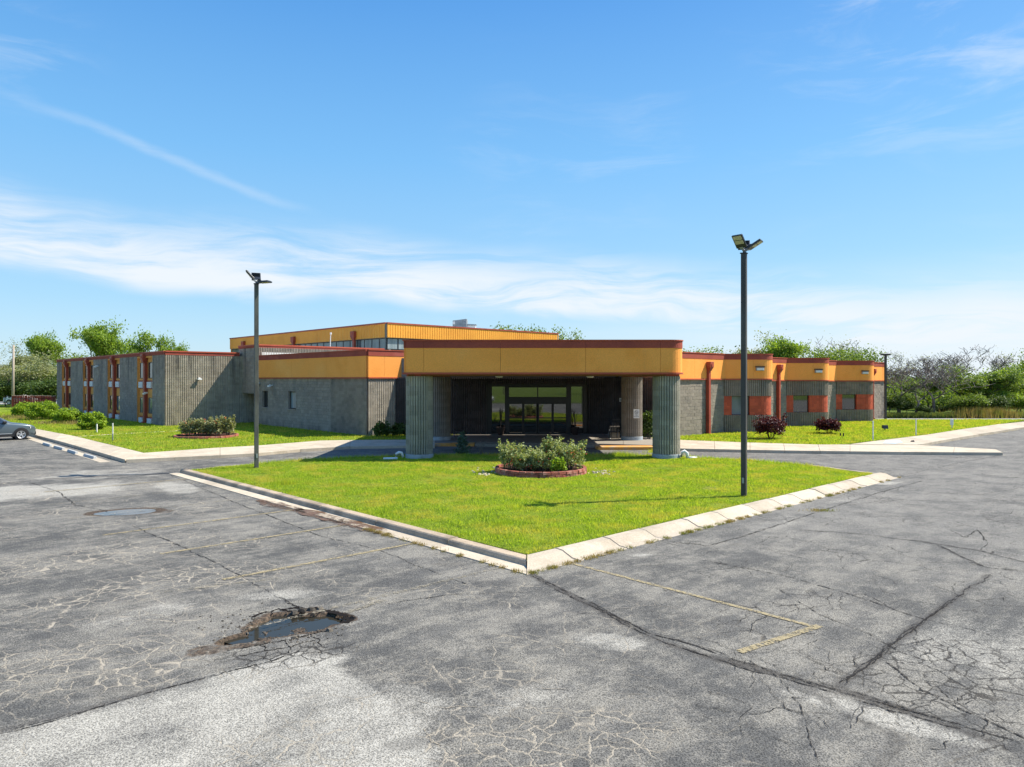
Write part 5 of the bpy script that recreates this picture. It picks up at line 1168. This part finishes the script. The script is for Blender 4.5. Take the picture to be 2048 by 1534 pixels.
def back_mass(px0, px1, d0, d1, ytop, n, name, label):
    """far part of the wood that reads as one mass"""
    c = []
    for _ in range(n):
        px = random.uniform(px0, px1); d = random.uniform(d0, d1); g = D(px, d); h = (Z(ytop, d))*random.uniform(.6, 1.05); m_ = int(200*h)
        p = rng.normal(size=(m_, 3))*np.array([1.5, 1.5, h*.28])+np.array([g[0], g[1], h*.45]); p = p[(p[:, 2] > .1) & (p[:, 2] < h*.93)]; c.append(p)
    c = np.concatenate(c); o = leaf_mesh(name, c, .28, M['leaf_mid'], None); o['kind'] = 'stuff'; o['label'] = label; o['category'] = 'wood'
back_mass(1690, 2200, 92, 106, 752, 70, 'wood', 'dim far foliage filling the gaps between the trees on the right')
back_mass(-160, 150, 118, 135, 742, 46, 'wood', 'dim far foliage filling the gaps between the trees on the left')
k_labels = ['dark undergrowth shrub', 'leafy undergrowth shrub', 'bright undergrowth shrub']
pos_u = [(1712, 790, 'low_dark'), (1745, 782, 'low'), (1780, 795, 'low_dark'), (1812, 808, 'low_dark'), (1850, 815, 'low_dark'), (1885, 815, 'low_dark'), (1918, 812, 'low_dark'), (1950, 792, 'low'), (1985, 798, 'low_dark'), (2018, 790, 'low_bright'), (2050, 796, 'low'), (1730, 770, 'low'), (1960, 775, 'low_bright'), (1900, 795, 'low'), (2030, 770, 'low_bright'), (1796, 785, 'low')]
where = ['right behind the corner of the third bay', 'just left of the far light pole', 'at the foot of the far light pole', 'right of the far light pole', 'under the twiggy half-bare tree', 'under the forking bare trunks', 'right of the forking bare trunks', 'below the rounded fresh green tree', 'behind the tan weeds', 'at the right end behind the tan weeds', 'cut by the right picture edge', 'above the lawn between bay and far pole', 'at mid height in the centre of the wood', 'behind the leaning bare tree', 'high at the right end of the wood', 'at mid height right of the far pole']
for i, (px, yt, kd) in enumerate(pos_u):
    T(kd, px, yt, 71.5+random.uniform(0, 2.5)+(3 if i > 10 else 0), {'low': 'leafy', 'low_dark': 'dark', 'low_bright': 'bright green'}[kd]+' undergrowth shrub '+where[i], None, 1.25, 'undergrowth along the wood edge', 'shrub')
for i, (px, yt, kd, d) in enumerate(((10, 770, 'low_dark', 96), (50, 768, 'low_dark', 98), (88, 770, 'low_dark', 95), (108, 765, 'low_dark', 92))):
    T(kd, px, yt, d, 'dark undergrowth shrub '+('at the far left picture edge', 'behind the white vehicle', 'behind the middle of the red fence', 'behind the right end of the red fence')[i], None, 1.3, 'undergrowth behind the red fence', 'shrub')
# trees and field on the camera's side, seen only in the glass
for i in range(9):
    x_ = -60+i*15+random.uniform(-4, 4)
    place_tree(('round_b', 'round_c', 'round_a')[i % 3], 'broadleaf_tree', x_, -70-random.uniform(0, 15), 9, 8, i*1.3, 'tree behind the camera, '+('first','second','third','fourth','fifth','sixth','seventh','eighth','last')[i]+' from the left as the entrance glass shows them', group='trees behind the camera')

def shrub(name, loc, rx, ry, h, m, n, ls, label, cat='shrub', group=None, stems=6, barkm=None, zc=.5, hollow=.55, blooms=0, seed=1, twiggy=.0, fl=(0, 1)):
    r_ = np.random.default_rng(seed); r = thing(name, label, cat, loc, 0, group)
    th = r_.uniform(0, 2*np.pi, n); cz = r_.uniform(-.75, 1, n); sr = np.sqrt(1-np.clip(cz, -1, 1)**2); rad = hollow+(1-hollow)*r_.random(n)**.6
    lob = 1+.16*np.sin(3*th+seed)+.12*np.sin(5*th+2*cz*3+seed*2)+.10*np.sin(7*cz+seed)
    rad = rad*lob+r_.normal(size=n)*.05
    c = np.stack([rx*rad*sr*np.cos(th), ry*rad*sr*np.sin(th), h*zc+h*(1-zc)*1.0*rad*cz*(1.0)], 1); c[:, 2] = np.clip(c[:, 2], .03, None)
    if twiggy:
        k = int(n*twiggy); ta = r_.uniform(0, 2*np.pi, 14); 
        for q in range(14):
            i = r_.integers(0, n, k//14); t_ = r_.random(len(i))[:, None]; dirv = np.array([rx*.95*np.cos(ta[q]), ry*.95*np.sin(ta[q]), h*(.8+.35*r_.random())]); base = np.array([0, 0, h*.2]); c[i] = base+(dirv-base)*(.55+.5*t_)+r_.normal(size=(len(i), 3))*.045
    mb = MB()
    for k in range(stems):
        a = 2*math.pi*k/stems+seed; mb.tube([(.06*math.cos(a), .06*math.sin(a), -.1), (rx*.35*math.cos(a), ry*.35*math.sin(a), h*.4), (rx*.7*math.cos(a), ry*.7*math.sin(a), h*.8)], [.025, .018, .008], 5)
    mb.build('stems', barkm or M['bark'], r, local=True); leaf_mesh('foliage', c, ls, m, r)
    if blooms:
        b = MB()
        for k in range(blooms):
            cc = np.array([fl[0]*rx+r_.normal()*.10, -ry*.75*1.0+r_.normal()*.06, h*fl[1]+r_.normal()*.09]) if k % 2 == 0 else c[r_.integers(0, n)]
            a = 2*math.pi*r_.random(); q = .035
            b.tube([(cc[0], cc[1], cc[2]-q*.6), tuple(cc), (cc[0], cc[1], cc[2]+q*.6)], [q*.5, q, q*.5], 6)
        b.build('blooms', M['bloom'], r, local=True, kind='stuff')
    return r
rg = 'rose bushes in the round brick bed before the entrance'
def rose(dx, dy, rx, h, label, seed, blooms=26, fl=(0, .5), n=1700): return shrub('rose_bush', (B1[0]+dx, B1[1]+dy, .25), rx, rx*.85, h, M['leaf_rose'], int(n*1.4), .052, label, 'rose bush', rg, 6, M['bark'], .5, .45, blooms, seed, .35, fl)
rose(-1.15, -.05, .52, .95, 'leftmost rose bush in the entrance bed, with pinkish tips', 1, 26, (.15, .45))
rose(-.62, -.55, .48, .64, 'low front rose bush left of centre in the entrance bed', 2, 18, (.2, .4))
rose(.02, -.65, .52, .70, 'front middle rose bush with whitish leaf sheen in the entrance bed', 3, 10, (0, .6))
rose(.45, .15, .42, 1.12, 'tall middle rose bush with the red bloom cluster in the entrance bed', 4, 34, (-.05, .50))
rose(1.12, -.15, .68, 1.06, 'large rounded rose bush at the right of the entrance bed', 5, 18, (.1, .62), 1900)
rose(-.25, .55, .5, .72, 'rose bush at the back of the entrance bed', 6, 8, (0, .6))
shrub('green_plant', (B1[0]+.62, B1[1]-1.15, .25), .28, .22, .55, M['leaf_bush'], 420, .07, 'bright green leafy plant at the front of the entrance bed', 'plant', None, 3, seed=9)
g2 = 'rose bushes in the left lawn brick bed'
for i, (dx, dy, rx, h, lb) in enumerate(((-1.2, 0, .55, .85, 'leftmost rose bush in the left lawn bed'), (-.55, -.2, .55, .95, 'second rose bush from the left in the left lawn bed'), (.1, 0, .58, .98, 'middle rose bush in the left lawn bed'), (.75, -.15, .55, 1.02, 'fourth rose bush from the left in the left lawn bed'), (1.32, .1, .45, 1.15, 'rightmost and tallest rose bush in the left lawn bed'), (0, .8, .7, .9, 'rose bush at the back of the left lawn bed'))):
    shrub('rose_bush', (B2c[0]+dx, B2c[1]+dy, .2), rx, rx*.8, h, M['leaf_roseleft'], 1300, .075, lb, 'rose bush', g2, 5, M['bark'], .5, .45, 6, 20+i, .35)
g3 = 'maroon shrubs on the right lawn'
for px, py, w, yt, lb, sd_ in ((1542, 877, 60, 831, 'larger maroon shrub before the first bay of the right wing', 31), (1658, 867, 46, 836, 'smaller maroon shrub before the third bay of the right wing', 37)):
    g = gp(px, py); rx = w/2/F*g[1]; h = Z(yt, g[1])-.13
    shrub('maroon_shrub', (g[0], g[1], .1), rx, rx, h*.95, M['leaf_red'], 4200, .075, lb, 'shrub', g3, 8, M['leaf_red'], .58, .35, 0, sd_, .12)
g4 = 'clipped yellow-green shrubs along the left wing'
for px, py, w, yt, lb, sd_ in ((38, 833.5, 48, 806, 'farthest round shrub along the left wing, before the fence'), (77, 840, 64, 804, 'widest round shrub before the right end of the red fence'), (124, 846.5, 56, 817, 'third round shrub, by the first window group of the left wing'), (178, 859.5, 51, 826, 'nearest round shrub before the second window group of the left wing')) and [(a+(50+i*3,)) for i, a in enumerate(((38, 833.5, 48, 806, 'farthest round shrub along the left wing, before the fence'), (77, 840, 64, 804, 'widest round shrub before the right end of the red fence'), (124, 846.5, 56, 817, 'third round shrub, by the far window groups of the left wing'), (178, 859.5, 51, 826, 'nearest round shrub before the middle windows of the left wing')))]:
    g = gp(px, py); rx = w/2/F*g[1]*.95; h = Z(yt, g[1])-.1
    shrub('round_shrub', (g[0], g[1]+rx*.6, .08), rx*.98, rx*.9, h*.98, M['leaf_bush'], 6500, .085, lb, 'shrub', g4, 5, None, .48, .62, 0, sd_)
# dark shrubs in the shade of the centre wall and between the right columns
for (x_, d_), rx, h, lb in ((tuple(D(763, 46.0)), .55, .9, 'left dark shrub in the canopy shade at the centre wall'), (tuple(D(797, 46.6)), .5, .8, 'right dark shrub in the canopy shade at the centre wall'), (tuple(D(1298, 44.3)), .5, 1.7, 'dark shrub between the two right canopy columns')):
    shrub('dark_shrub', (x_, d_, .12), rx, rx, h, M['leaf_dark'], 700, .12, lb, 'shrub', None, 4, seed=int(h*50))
# young blue conifer and bare twig shrubs by the drive
g = gp(925, 909.5); r = thing('young_conifer', 'small blue-green conifer at the back edge of the island lawn', 'conifer', (g[0], g[1]+.1, .13)); mb = MB(); mb.tube([(0, 0, -.05), (0, 0, .9)], [.03, .01], 6); mb.build('trunk', M['bark'], r, local=True)
c = []
for k in range(60):
    z_ = random.uniform(.05, 1.0); a = random.uniform(0, 6.28); rr = .40*(1-z_)**.8+.06; p0 = np.array([0, 0, z_-.1]); p1 = np.array([rr*math.cos(a), rr*math.sin(a), z_+.12]); c.append(p0+(p1-p0)*rng.random(26)[:, None]**.7+rng.normal(size=(26, 3))*.022)
leaf_mesh('foliage', np.concatenate(c), .055, M['leaf_blue'], r, aspect=2.5)
def twigs(name, x_, y_, h, label, n=9, z0=.13, m='bark_grey', cat='shrub', spread=.3, pot=False):
    r = thing(name, label, cat, (x_, y_, z0)); mb = MB(); zb = .45 if pot else 0
    for k in range(n):
        a = random.uniform(0, 6.28); q = random.uniform(.4, 1)*spread; e = (q*math.cos(a), q*math.sin(a), zb+h*random.uniform(.7, 1)); md = (e[0]*.35, e[1]*.35, zb+(e[2]-zb)*.5)
        mb.tube([(0, 0, zb-.1), md, e], [.014, .010, .004], 4)
        for j in range(3): f = random.uniform(.4, .9); b = [md[i]+(e[i]-md[i])*f for i in range(3)]; mb.tube([b, (b[0]+random.uniform(-.12, .12), b[1]+random.uniform(-.12, .12), b[2]+random.uniform(.08, .25))], [.006, .003], 3)
    mb.build('stems', M[m], r, local=True)
    if pot: mb = MB(); mb.lathe((0, 0, 0), [(.18, 0), (.26, .42), (.29, .43), (.29, .50), (.25, .50), (.24, .44)], 16); mb.build('pot', M['terracotta'], r, local=True)
    return r
g = gp(962, 911); twigs('twig_shrub', g[0], g[1], .62, 'small bare twig shrub beside the young conifer')
for px, lb in ((1001, 'potted bare sapling left of the sliding doors'), (1150, 'potted bare sapling right of the sliding doors')):
    g = D(px, 47.3); twigs('potted_sapling', g[0], g[1], 1.35, lb, 8, .155, 'bark', 'potted plant', .22, True)

# ------------------------------------------------------------------ fence, wooden pole, cars
ft = thing('wooden_fence', 'dark red picket fence with pale tips at the far end of the left wing', 'fence', (*D(24, 87.2), 0))
fa, fb = D(23, 87.4), D(112, 84.6); L = np.linalg.norm(fb-fa); fd = (fb-fa)/L; n = 27; ms = []
for k in range(n):
    p = fa+fd*L*(k+.5)/n; w = L/n*.78; hh = 1.86+random.uniform(-.03, .02)
    mb = MB(); mb.tone = random.random(); nn = np.array([-fd[1], fd[0]])*.012
    a, b = p-fd*w/2, p+fd*w/2; z1 = hh-.07
    mb.hexa([(*(a-nn), .02), (*(b-nn), .02), (*(b+nn), .02), (*(a+nn), .02), (*(a-nn), z1), (*(b-nn), z1), (*(b+nn), z1), (*(a+nn), z1)]); o = mb.build('picket', M['red_fence'], ft)
    mb = MB(); a2, b2 = p-fd*w*.25, p+fd*w*.25; mb.hexa([(*(a-nn), z1), (*(b-nn), z1), (*(b+nn), z1), (*(a+nn), z1), (*(a2-nn), hh), (*(b2-nn), hh), (*(b2+nn), hh), (*(a2+nn), hh)]); mb.build('tip', M['fence_top'], o)
for z_ in (.4, 1.5): mb = MB(); nn = np.array([-fd[1], fd[0]])*.05; mb.hexa([(*(fa+nn*.3), z_), (*(fb+nn*.3), z_), (*(fb+nn), z_), (*(fa+nn), z_), (*(fa+nn*.3), z_+.09), (*(fb+nn*.3), z_+.09), (*(fb+nn), z_+.09), (*(fa+nn), z_+.09)]); mb.build('rail', M['red_fence'], ft)
wp_ = D(25.5, 89); mb = MB(); mb.tube([(wp_[0], wp_[1], -.1), (wp_[0]+.1, wp_[1], Z(690, 89))], [.17, .11], 12); mb.build('wooden_pole', M['wood_pole'], label='pale wooden utility pole at the left end of the red fence', category='pole', smooth=True)

def car(loc, rz, paint, label, cat='car'):
    r = thing('parked_car', label, cat, loc, rz)
    # x: 0 = front bumper, negative to the rear; stations: x, half width, hood/roof z, belt z, roof half width
    st = [(-.00, .58, .72, .70, .50), (-.08, .72, .84, .80, .62), (-.30, .82, .93, .89, .70), (-.75, .87, 1.00, .95, .74), (-1.10, .89, 1.05, .99, .76), (-1.32, .895, 1.10, 1.01, .76), (-1.85, .90, 1.44, 1.03, .66), (-2.25, .90, 1.585, 1.04, .62), (-2.9, .90, 1.62, 1.06, .62), (-3.5, .90, 1.58, 1.08, .61), (-3.95, .88, 1.44, 1.10, .60), (-4.2, .85, 1.16, 1.08, .62), (-4.33, .80, .95, .90, .62), (-4.38, .74, .70, .66, .60)]
    ringn = []; mb = MB(); gl = MB()
    for x_, w, zt, zb, wr in st:
        lo = .24 if -4.2 < x_ < -.2 else .32
        half = [(w*.90, lo), (w*.985, lo+.12), (w, (lo+zb)/2), (w*.985, zb-.06), (w*.955, zb), (wr+.02 if zt-zb > .2 else w*.84, zt-.07 if zt-zb > .2 else zb+(zt-zb)*.6), (wr*.82, zt-.012), (0, zt)]
        pts = [(x_, y_, z_) for y_, z_ in half]+[(x_, -y_, z_) for y_, z_ in reversed(half[:-1])]; ringn.append(pts)
    m_ = len(ringn[0]); mb.v = [tuple(p) for rg_ in ringn for p in rg_]
    for i in range(len(st)-1):
        for j in range(m_-1):
            q = (i*m_+j, i*m_+j+1, (i+1)*m_+j+1, (i+1)*m_+j)
            mb.f.append(q); mb.t.append(.5)
    mb.f.append(tuple(range(m_))); mb.f.append(tuple(range(len(st)*m_-1, (len(st)-1)*m_-1, -1))); mb.t += [.5]*2
    mb.f.append(tuple(k for i in range(len(st)) for k in ())) if False else None
    o = mb.build('body', paint, r, local=True, smooth=True); e = o.modifiers.new('s', 'SUBSURF'); e.levels = e.render_levels = 1
    def quad(name, pts, m, off=.012):
        q = MB(); q.face(pts); k = q.build(name, m, r, local=True); s_ = k.modifiers.new('t', 'SOLIDIFY'); s_.thickness = .012; s_.offset = 1; return k
    for sd_ in (-1, 1):
        Y_ = lambda w: sd_*w
        quad('side_window', [(-1.50, Y_(.875), 1.06), (-2.52, Y_(.885), 1.09), (-2.52, Y_(.655), 1.515), (-2.15, Y_(.675), 1.47), (-1.90, Y_(.72), 1.36)][::sd_], M['glass'])
        quad('side_window', [(-2.58, Y_(.885), 1.09), (-3.40, Y_(.875), 1.13), (-3.36, Y_(.67), 1.49), (-2.58, Y_(.655), 1.515)][::sd_], M['glass'])
        for wx in (-.82, -3.45):
            wl = bpy.data.objects.new('wheel', None); COL.objects.link(wl); wl.parent = r; wl.location = (wx, sd_*.80, .335)
            q = MB(); n = 28
            A = lambda rr, y_: [(rr*math.cos(2*math.pi*k/n), y_, rr*math.sin(2*math.pi*k/n)) for k in range(n)]
            prof = [(.21, sd_*.10), (.25, sd_*.115), (.31, sd_*.115), (.335, sd_*.085), (.335, -sd_*.10), (.29, -sd_*.12)]
            for rr, y_ in prof: q.v += A(rr, y_)
            for a in range(len(prof)-1):
                for k in range(n): f = (a*n+k, a*n+(k+1) % n, (a+1)*n+(k+1) % n, (a+1)*n+k); q.f.append(f if sd_ < 0 else f[::-1]); q.t.append(.5)
            q.build('tyre', M['tyre'], wl, local=True, smooth=True)
            q = MB(); q.face(A(.215, sd_*.055)[::-sd_]); q.build('hub_well', M['lamp_black'], wl, local=True)
            q = MB()
            for k in range(5):
                a = 2*math.pi*k/5+.3; c_, s_ = math.cos(a), math.sin(a)
                for da in (-.14, .14):
                    c2, s2 = math.cos(a+da*1.3), math.sin(a+da*1.3); pr = np.array([-s2, c2])*.017
                    p0 = np.array([c_, s_])*.04; p1 = np.array([c2, s2])*.215
                    q.hexa([(p0[0]-pr[0], sd_*.06, p0[1]-pr[1]), (p1[0]-pr[0], sd_*.06, p1[1]-pr[1]), (p1[0]+pr[0], sd_*.06, p1[1]+pr[1]), (p0[0]+pr[0], sd_*.06, p0[1]+pr[1]), (p0[0]-pr[0], sd_*.10, p0[1]-pr[1]), (p1[0]-pr[0], sd_*.11, p1[1]-pr[1]), (p1[0]+pr[0], sd_*.11, p1[1]+pr[1]), (p0[0]+pr[0], sd_*.10, p0[1]+pr[1])])
            for k in range(n):
                a, b = 2*math.pi*k/n, 2*math.pi*(k+1)/n
                q.face([(.235*math.cos(a), sd_*.117, .235*math.sin(a)), (.205*math.cos(a), sd_*.10, .205*math.sin(a)), (.205*math.cos(b), sd_*.10, .205*math.sin(b)), (.235*math.cos(b), sd_*.117, .235*math.sin(b))])
            q.tube([(0, sd_*.05, 0), (0, sd_*.115, 0)], .05, 12)
            q.build('rim', M['rim'], wl, local=True)
            q = MB(); n2 = 16
            for rr0, rr1, y_ in ((.355, .425, .912),):
                P_ = [(math.cos(R(-12+204*k/n2)), math.sin(R(-12+204*k/n2))) for k in range(n2+1)]
                for (a0, b0), (a1, b1) in zip(P_[:-1], P_[1:]): q.hexa([(wx+rr0*a0, sd_*.80, .335+rr0*b0), (wx+rr1*a0, sd_*.80, .335+rr1*b0), (wx+rr1*a1, sd_*.80, .335+rr1*b1), (wx+rr0*a1, sd_*.80, .335+rr0*b1), (wx+rr0*a0, sd_*y_, .335+rr0*b0), (wx+rr1*a0, sd_*(y_-.012), .335+rr1*b0), (wx+rr1*a1, sd_*(y_-.012), .335+rr1*b1), (wx+rr0*a1, sd_*y_, .335+rr0*b1)])
            q.build('wheel_arch', M['black_plastic'], r, local=True)
            q = MB(); q.face([(wx+.36*math.cos(2*math.pi*k/n), sd_*.893, .335+.36*math.sin(2*math.pi*k/n)) for k in range(n)]); q.build('wheel_well', M['lamp_black'], r, local=True)
        q = MB(); q.box(-3.05, -1.22, min(sd_*.86, sd_*.91), max(sd_*.86, sd_*.91), .22, .36); q.build('sill', M['black_plastic'], r, local=True)
        q = MB(); q.box(-2.95, -1.30, min(sd_*.905, sd_*.915), max(sd_*.905, sd_*.915), .40, .43); q.build('side_trim', M['rim'], r, local=True)
        q = MB(); q.box(-1.78, -1.58, min(sd_*.88, sd_*1.06), max(sd_*.88, sd_*1.06), 1.06, 1.20); q.build('mirror', M['black_plastic'], r, local=True, bevel=.03)
        q = MB(); q.hexa([(-.06, sd_*.50, .66), (-.30, sd_*.80, .66), (-.34, sd_*.74, .66), (-.12, sd_*.46, .66), (-.05, sd_*.52, .76), (-.34, sd_*.84, .80), (-.36, sd_*.76, .80), (-.12, sd_*.46, .78)]); q.build('headlight', M['white'], r, local=True)
    quad('windscreen', [(-1.42, .70, 1.10), (-1.42, -.70, 1.10), (-2.08, -.60, 1.515), (-2.08, .60, 1.515)], M['glass'])
    quad('rear_window', [(-4.12, -.62, 1.24), (-4.12, .62, 1.24), (-3.80, .58, 1.50), (-3.80, -.58, 1.50)], M['glass'])
    q = MB(); q.box(-.10, .025, -.60, .60, .26, .50); q.build('bumper', M['black_plastic'], r, local=True, bevel=.03)
    q = MB(); q.box(-.06, .03, -.42, .42, .54, .68); q.build('grille', M['black_plastic'], r, local=True, bevel=.02)
    return r
wv = G(42.4, 879.5); va = math.atan2(V[1], V[0])
nearv = V*.82+U*0; cc = wv+V*.82+U*.90
car((cc[0], cc[1], 0), va, M['car_grey'], 'slate grey hatchback cut by the left edge, parked facing the sidewalk')
car((D(44, 104)[0]+2.2, 104, .14), 0, M['car_white'], 'white car whose roof shows above the red fence', 'car')
car((-3.0, -16, .1), R(20), M['car_white'], 'white car behind the camera, seen only in the entrance glass', 'car')

# ------------------------------------------------------------------ grass blades and weeds
def pts_in(poly, n):
    P = np.array([tuple(p) for p in poly]); mn, mx = P.min(0), P.max(0); out = np.zeros((0, 2))
    while len(out) < n:
        q = rng.uniform(mn, mx, (n*2, 2)); ins = np.zeros(len(q), bool)
        for k in range(len(P)):
            x1, y1 = P[k]; x2, y2 = P[(k+1) % len(P)]; ins ^= ((y1 > q[:, 1]) != (y2 > q[:, 1])) & (q[:, 0] < (x2-x1)*(q[:, 1]-y1)/((y2-y1) or 1e-9)+x1)
        out = np.concatenate([out, q[ins]])
    return out[:n]
def blades(name, xy, z, h, w, m, label, cat='grass', lean=.5, hmap=None):
    n = len(xy); hh = h*rng.uniform(.5, 1.3, n)
    if hmap is not None: hh = hh*hmap(xy)
    a = rng.uniform(0, 2*np.pi, n); b = rng.uniform(0, 2*np.pi, n); ww = w*rng.uniform(.6, 1.3, n)*.5
    base = np.concatenate([xy, np.full((n, 1), z)], 1); side = np.stack([np.cos(a)*ww, np.sin(a)*ww, np.zeros(n)], 1)
    tip = base+np.stack([np.cos(b)*hh*lean*rng.random(n), np.sin(b)*hh*lean*rng.random(n), hh], 1)
    v = np.stack([base-side, base+side, tip], 1).reshape(-1, 3); me = npmesh(name, v, np.arange(3*n).reshape(-1, 3), 3)
    o = link(name, me, m, tone=rng.random(n)); o['kind'] = 'stuff'; o['label'] = label; o['category'] = cat; return o
def patchy(xy): return np.clip(1+.45*smooth_noise(xy[:, 0], xy[:, 1], 1.4, 5)+.55*smooth_noise(xy[:, 0], xy[:, 1], 5.5, 6), .3, 2.6)
blades('grass', pts_in(isl_poly, 330000), .12, .060, .020, M['blade'], 'short bright green grass covering the island lawn', hmap=patchy, lean=.9)
bp = [G(p[0], p[1], .13) for p in back]; ex = []
for a, b in zip(bp[2:-2], bp[3:-1]): k = int(np.linalg.norm(b-a)*260); q = rng.random(k)[:, None]; ex.append(a+(b-a)*q+np.stack([rng.normal(size=k)*.1, -np.abs(rng.normal(size=k))*.25], 1))
blades('grass', np.concatenate(ex), .12, .15, .016, M['blade'], 'longer unmown grass along the back edge of the island lawn')
for (px, py, rr, h) in ((572, 968, .35, .16), (1008, 1048, .2, .1), (1320, 905, .6, .2), (1240, 912, .7, .22), (900, 914, .8, .15)):
    c = G(px, py, .13); blades('grass_tuft', c+rng.normal(size=(900, 2))*rr*.5, .12, h, .014, M['blade'], {572: 'dark green clump of longer grass near the left of the island lawn', 1008: 'small grass clump in the front of the island lawn', 1320: 'longer grass beside the right front column', 1240: 'longer grass behind the entrance bed', 900: 'longer grass beside the young conifer'}[px])
nearleft = [p for p in leftlawn[1:9]]+[(-3, 47), (-20, 60), (-60, 92), tuple(G(20, 862, .12)+U*25)]
blades('grass', pts_in(nearleft, 110000), .11, .085, .05, M['blade'], 'grass covering the left lawn', hmap=patchy)
blades('grass', pts_in(rightlawn, 120000), .11, .085, .045, M['blade'], 'grass covering the right lawn', hmap=patchy)
# weeds in the joint between asphalt and gutter
wd = []
def weeds_along(a, b, n, cl=.05):
    for _ in range(n):
        q = random.random(); c = a+(b-a)*q; k = random.randint(20, 90); wd.append(c+rng.normal(size=(k, 2))*np.array([cl, cl]))
random.seed(4)
weeds_along(KA, KA+vo*9, 52); weeds_along(KA+vo*9, KR, 26); weeds_along(KA, KA+ud*6, 30); weeds_along(G(1270, 1025+0), G(1240, 1020), 0)
wd.append(G(1245+0, 1024)*0+G(1640, 1022)+rng.normal(size=(260, 2))*np.array([.22, .1]))
weeds_along(G(1360, 898), G(2005, 907), 34, .07); weeds_along(G(1845, 889), G(2038, 858), 30, .16); weeds_along(G(1200, 898), G(1303, 898), 8)
blades('weeds', np.concatenate(wd), .005, .065, .012, M['weed'], 'straw-coloured weeds growing in the joint along the kerbs', 'weeds', .9)
tw = np.concatenate([pts_in([D(1700, 70.2), D(2150, 70.2), D(2150, 72.0), D(1700, 72.0)], 26000)])
blades('tall_weeds', tw, .0, .48, .06, M['tall_weed'], 'tall weeds and dry grass along the foot of the wood', 'weeds', .6)
tan = D(1968, 70.6)+rng.normal(size=(5000, 2))*np.array([1.3, .5]); blades('dry_grass', tan, 0, .95, .05, M['weed'], 'tan dry grass patch before the right part of the wood', 'weeds', .4)
mf = D(150, 57)*0+D(40, 68); blades('weeds', mf+rng.normal(size=(2600, 2))*np.array([3.0, 2.0]), .1, .3, .05, M['weed'], 'pale weeds under the round shrubs on the left', 'weeds')
blades('weeds', D(145, 60)+rng.normal(size=(1500, 2))*np.array([1.4, .8]), .1, .3, .05, M['weed'], 'pale weeds between the two nearest round shrubs', 'weeds')
# bare stony ground beside the entrance bed
mb = MB()
for _ in range(70):
    px = random.choice((random.gauss(968, 12), random.gauss(1195, 14))); py = random.gauss(946 if px < 1080 else 945, 3.5); g = gp(px, py); lump(mb, (g[0], g[1], .13), random.uniform(.03, .09), 6)
mb.build('stones', M['concrete'], kind='stuff', label='pale stones and rubble on the grass beside the entrance bed', category='stones')
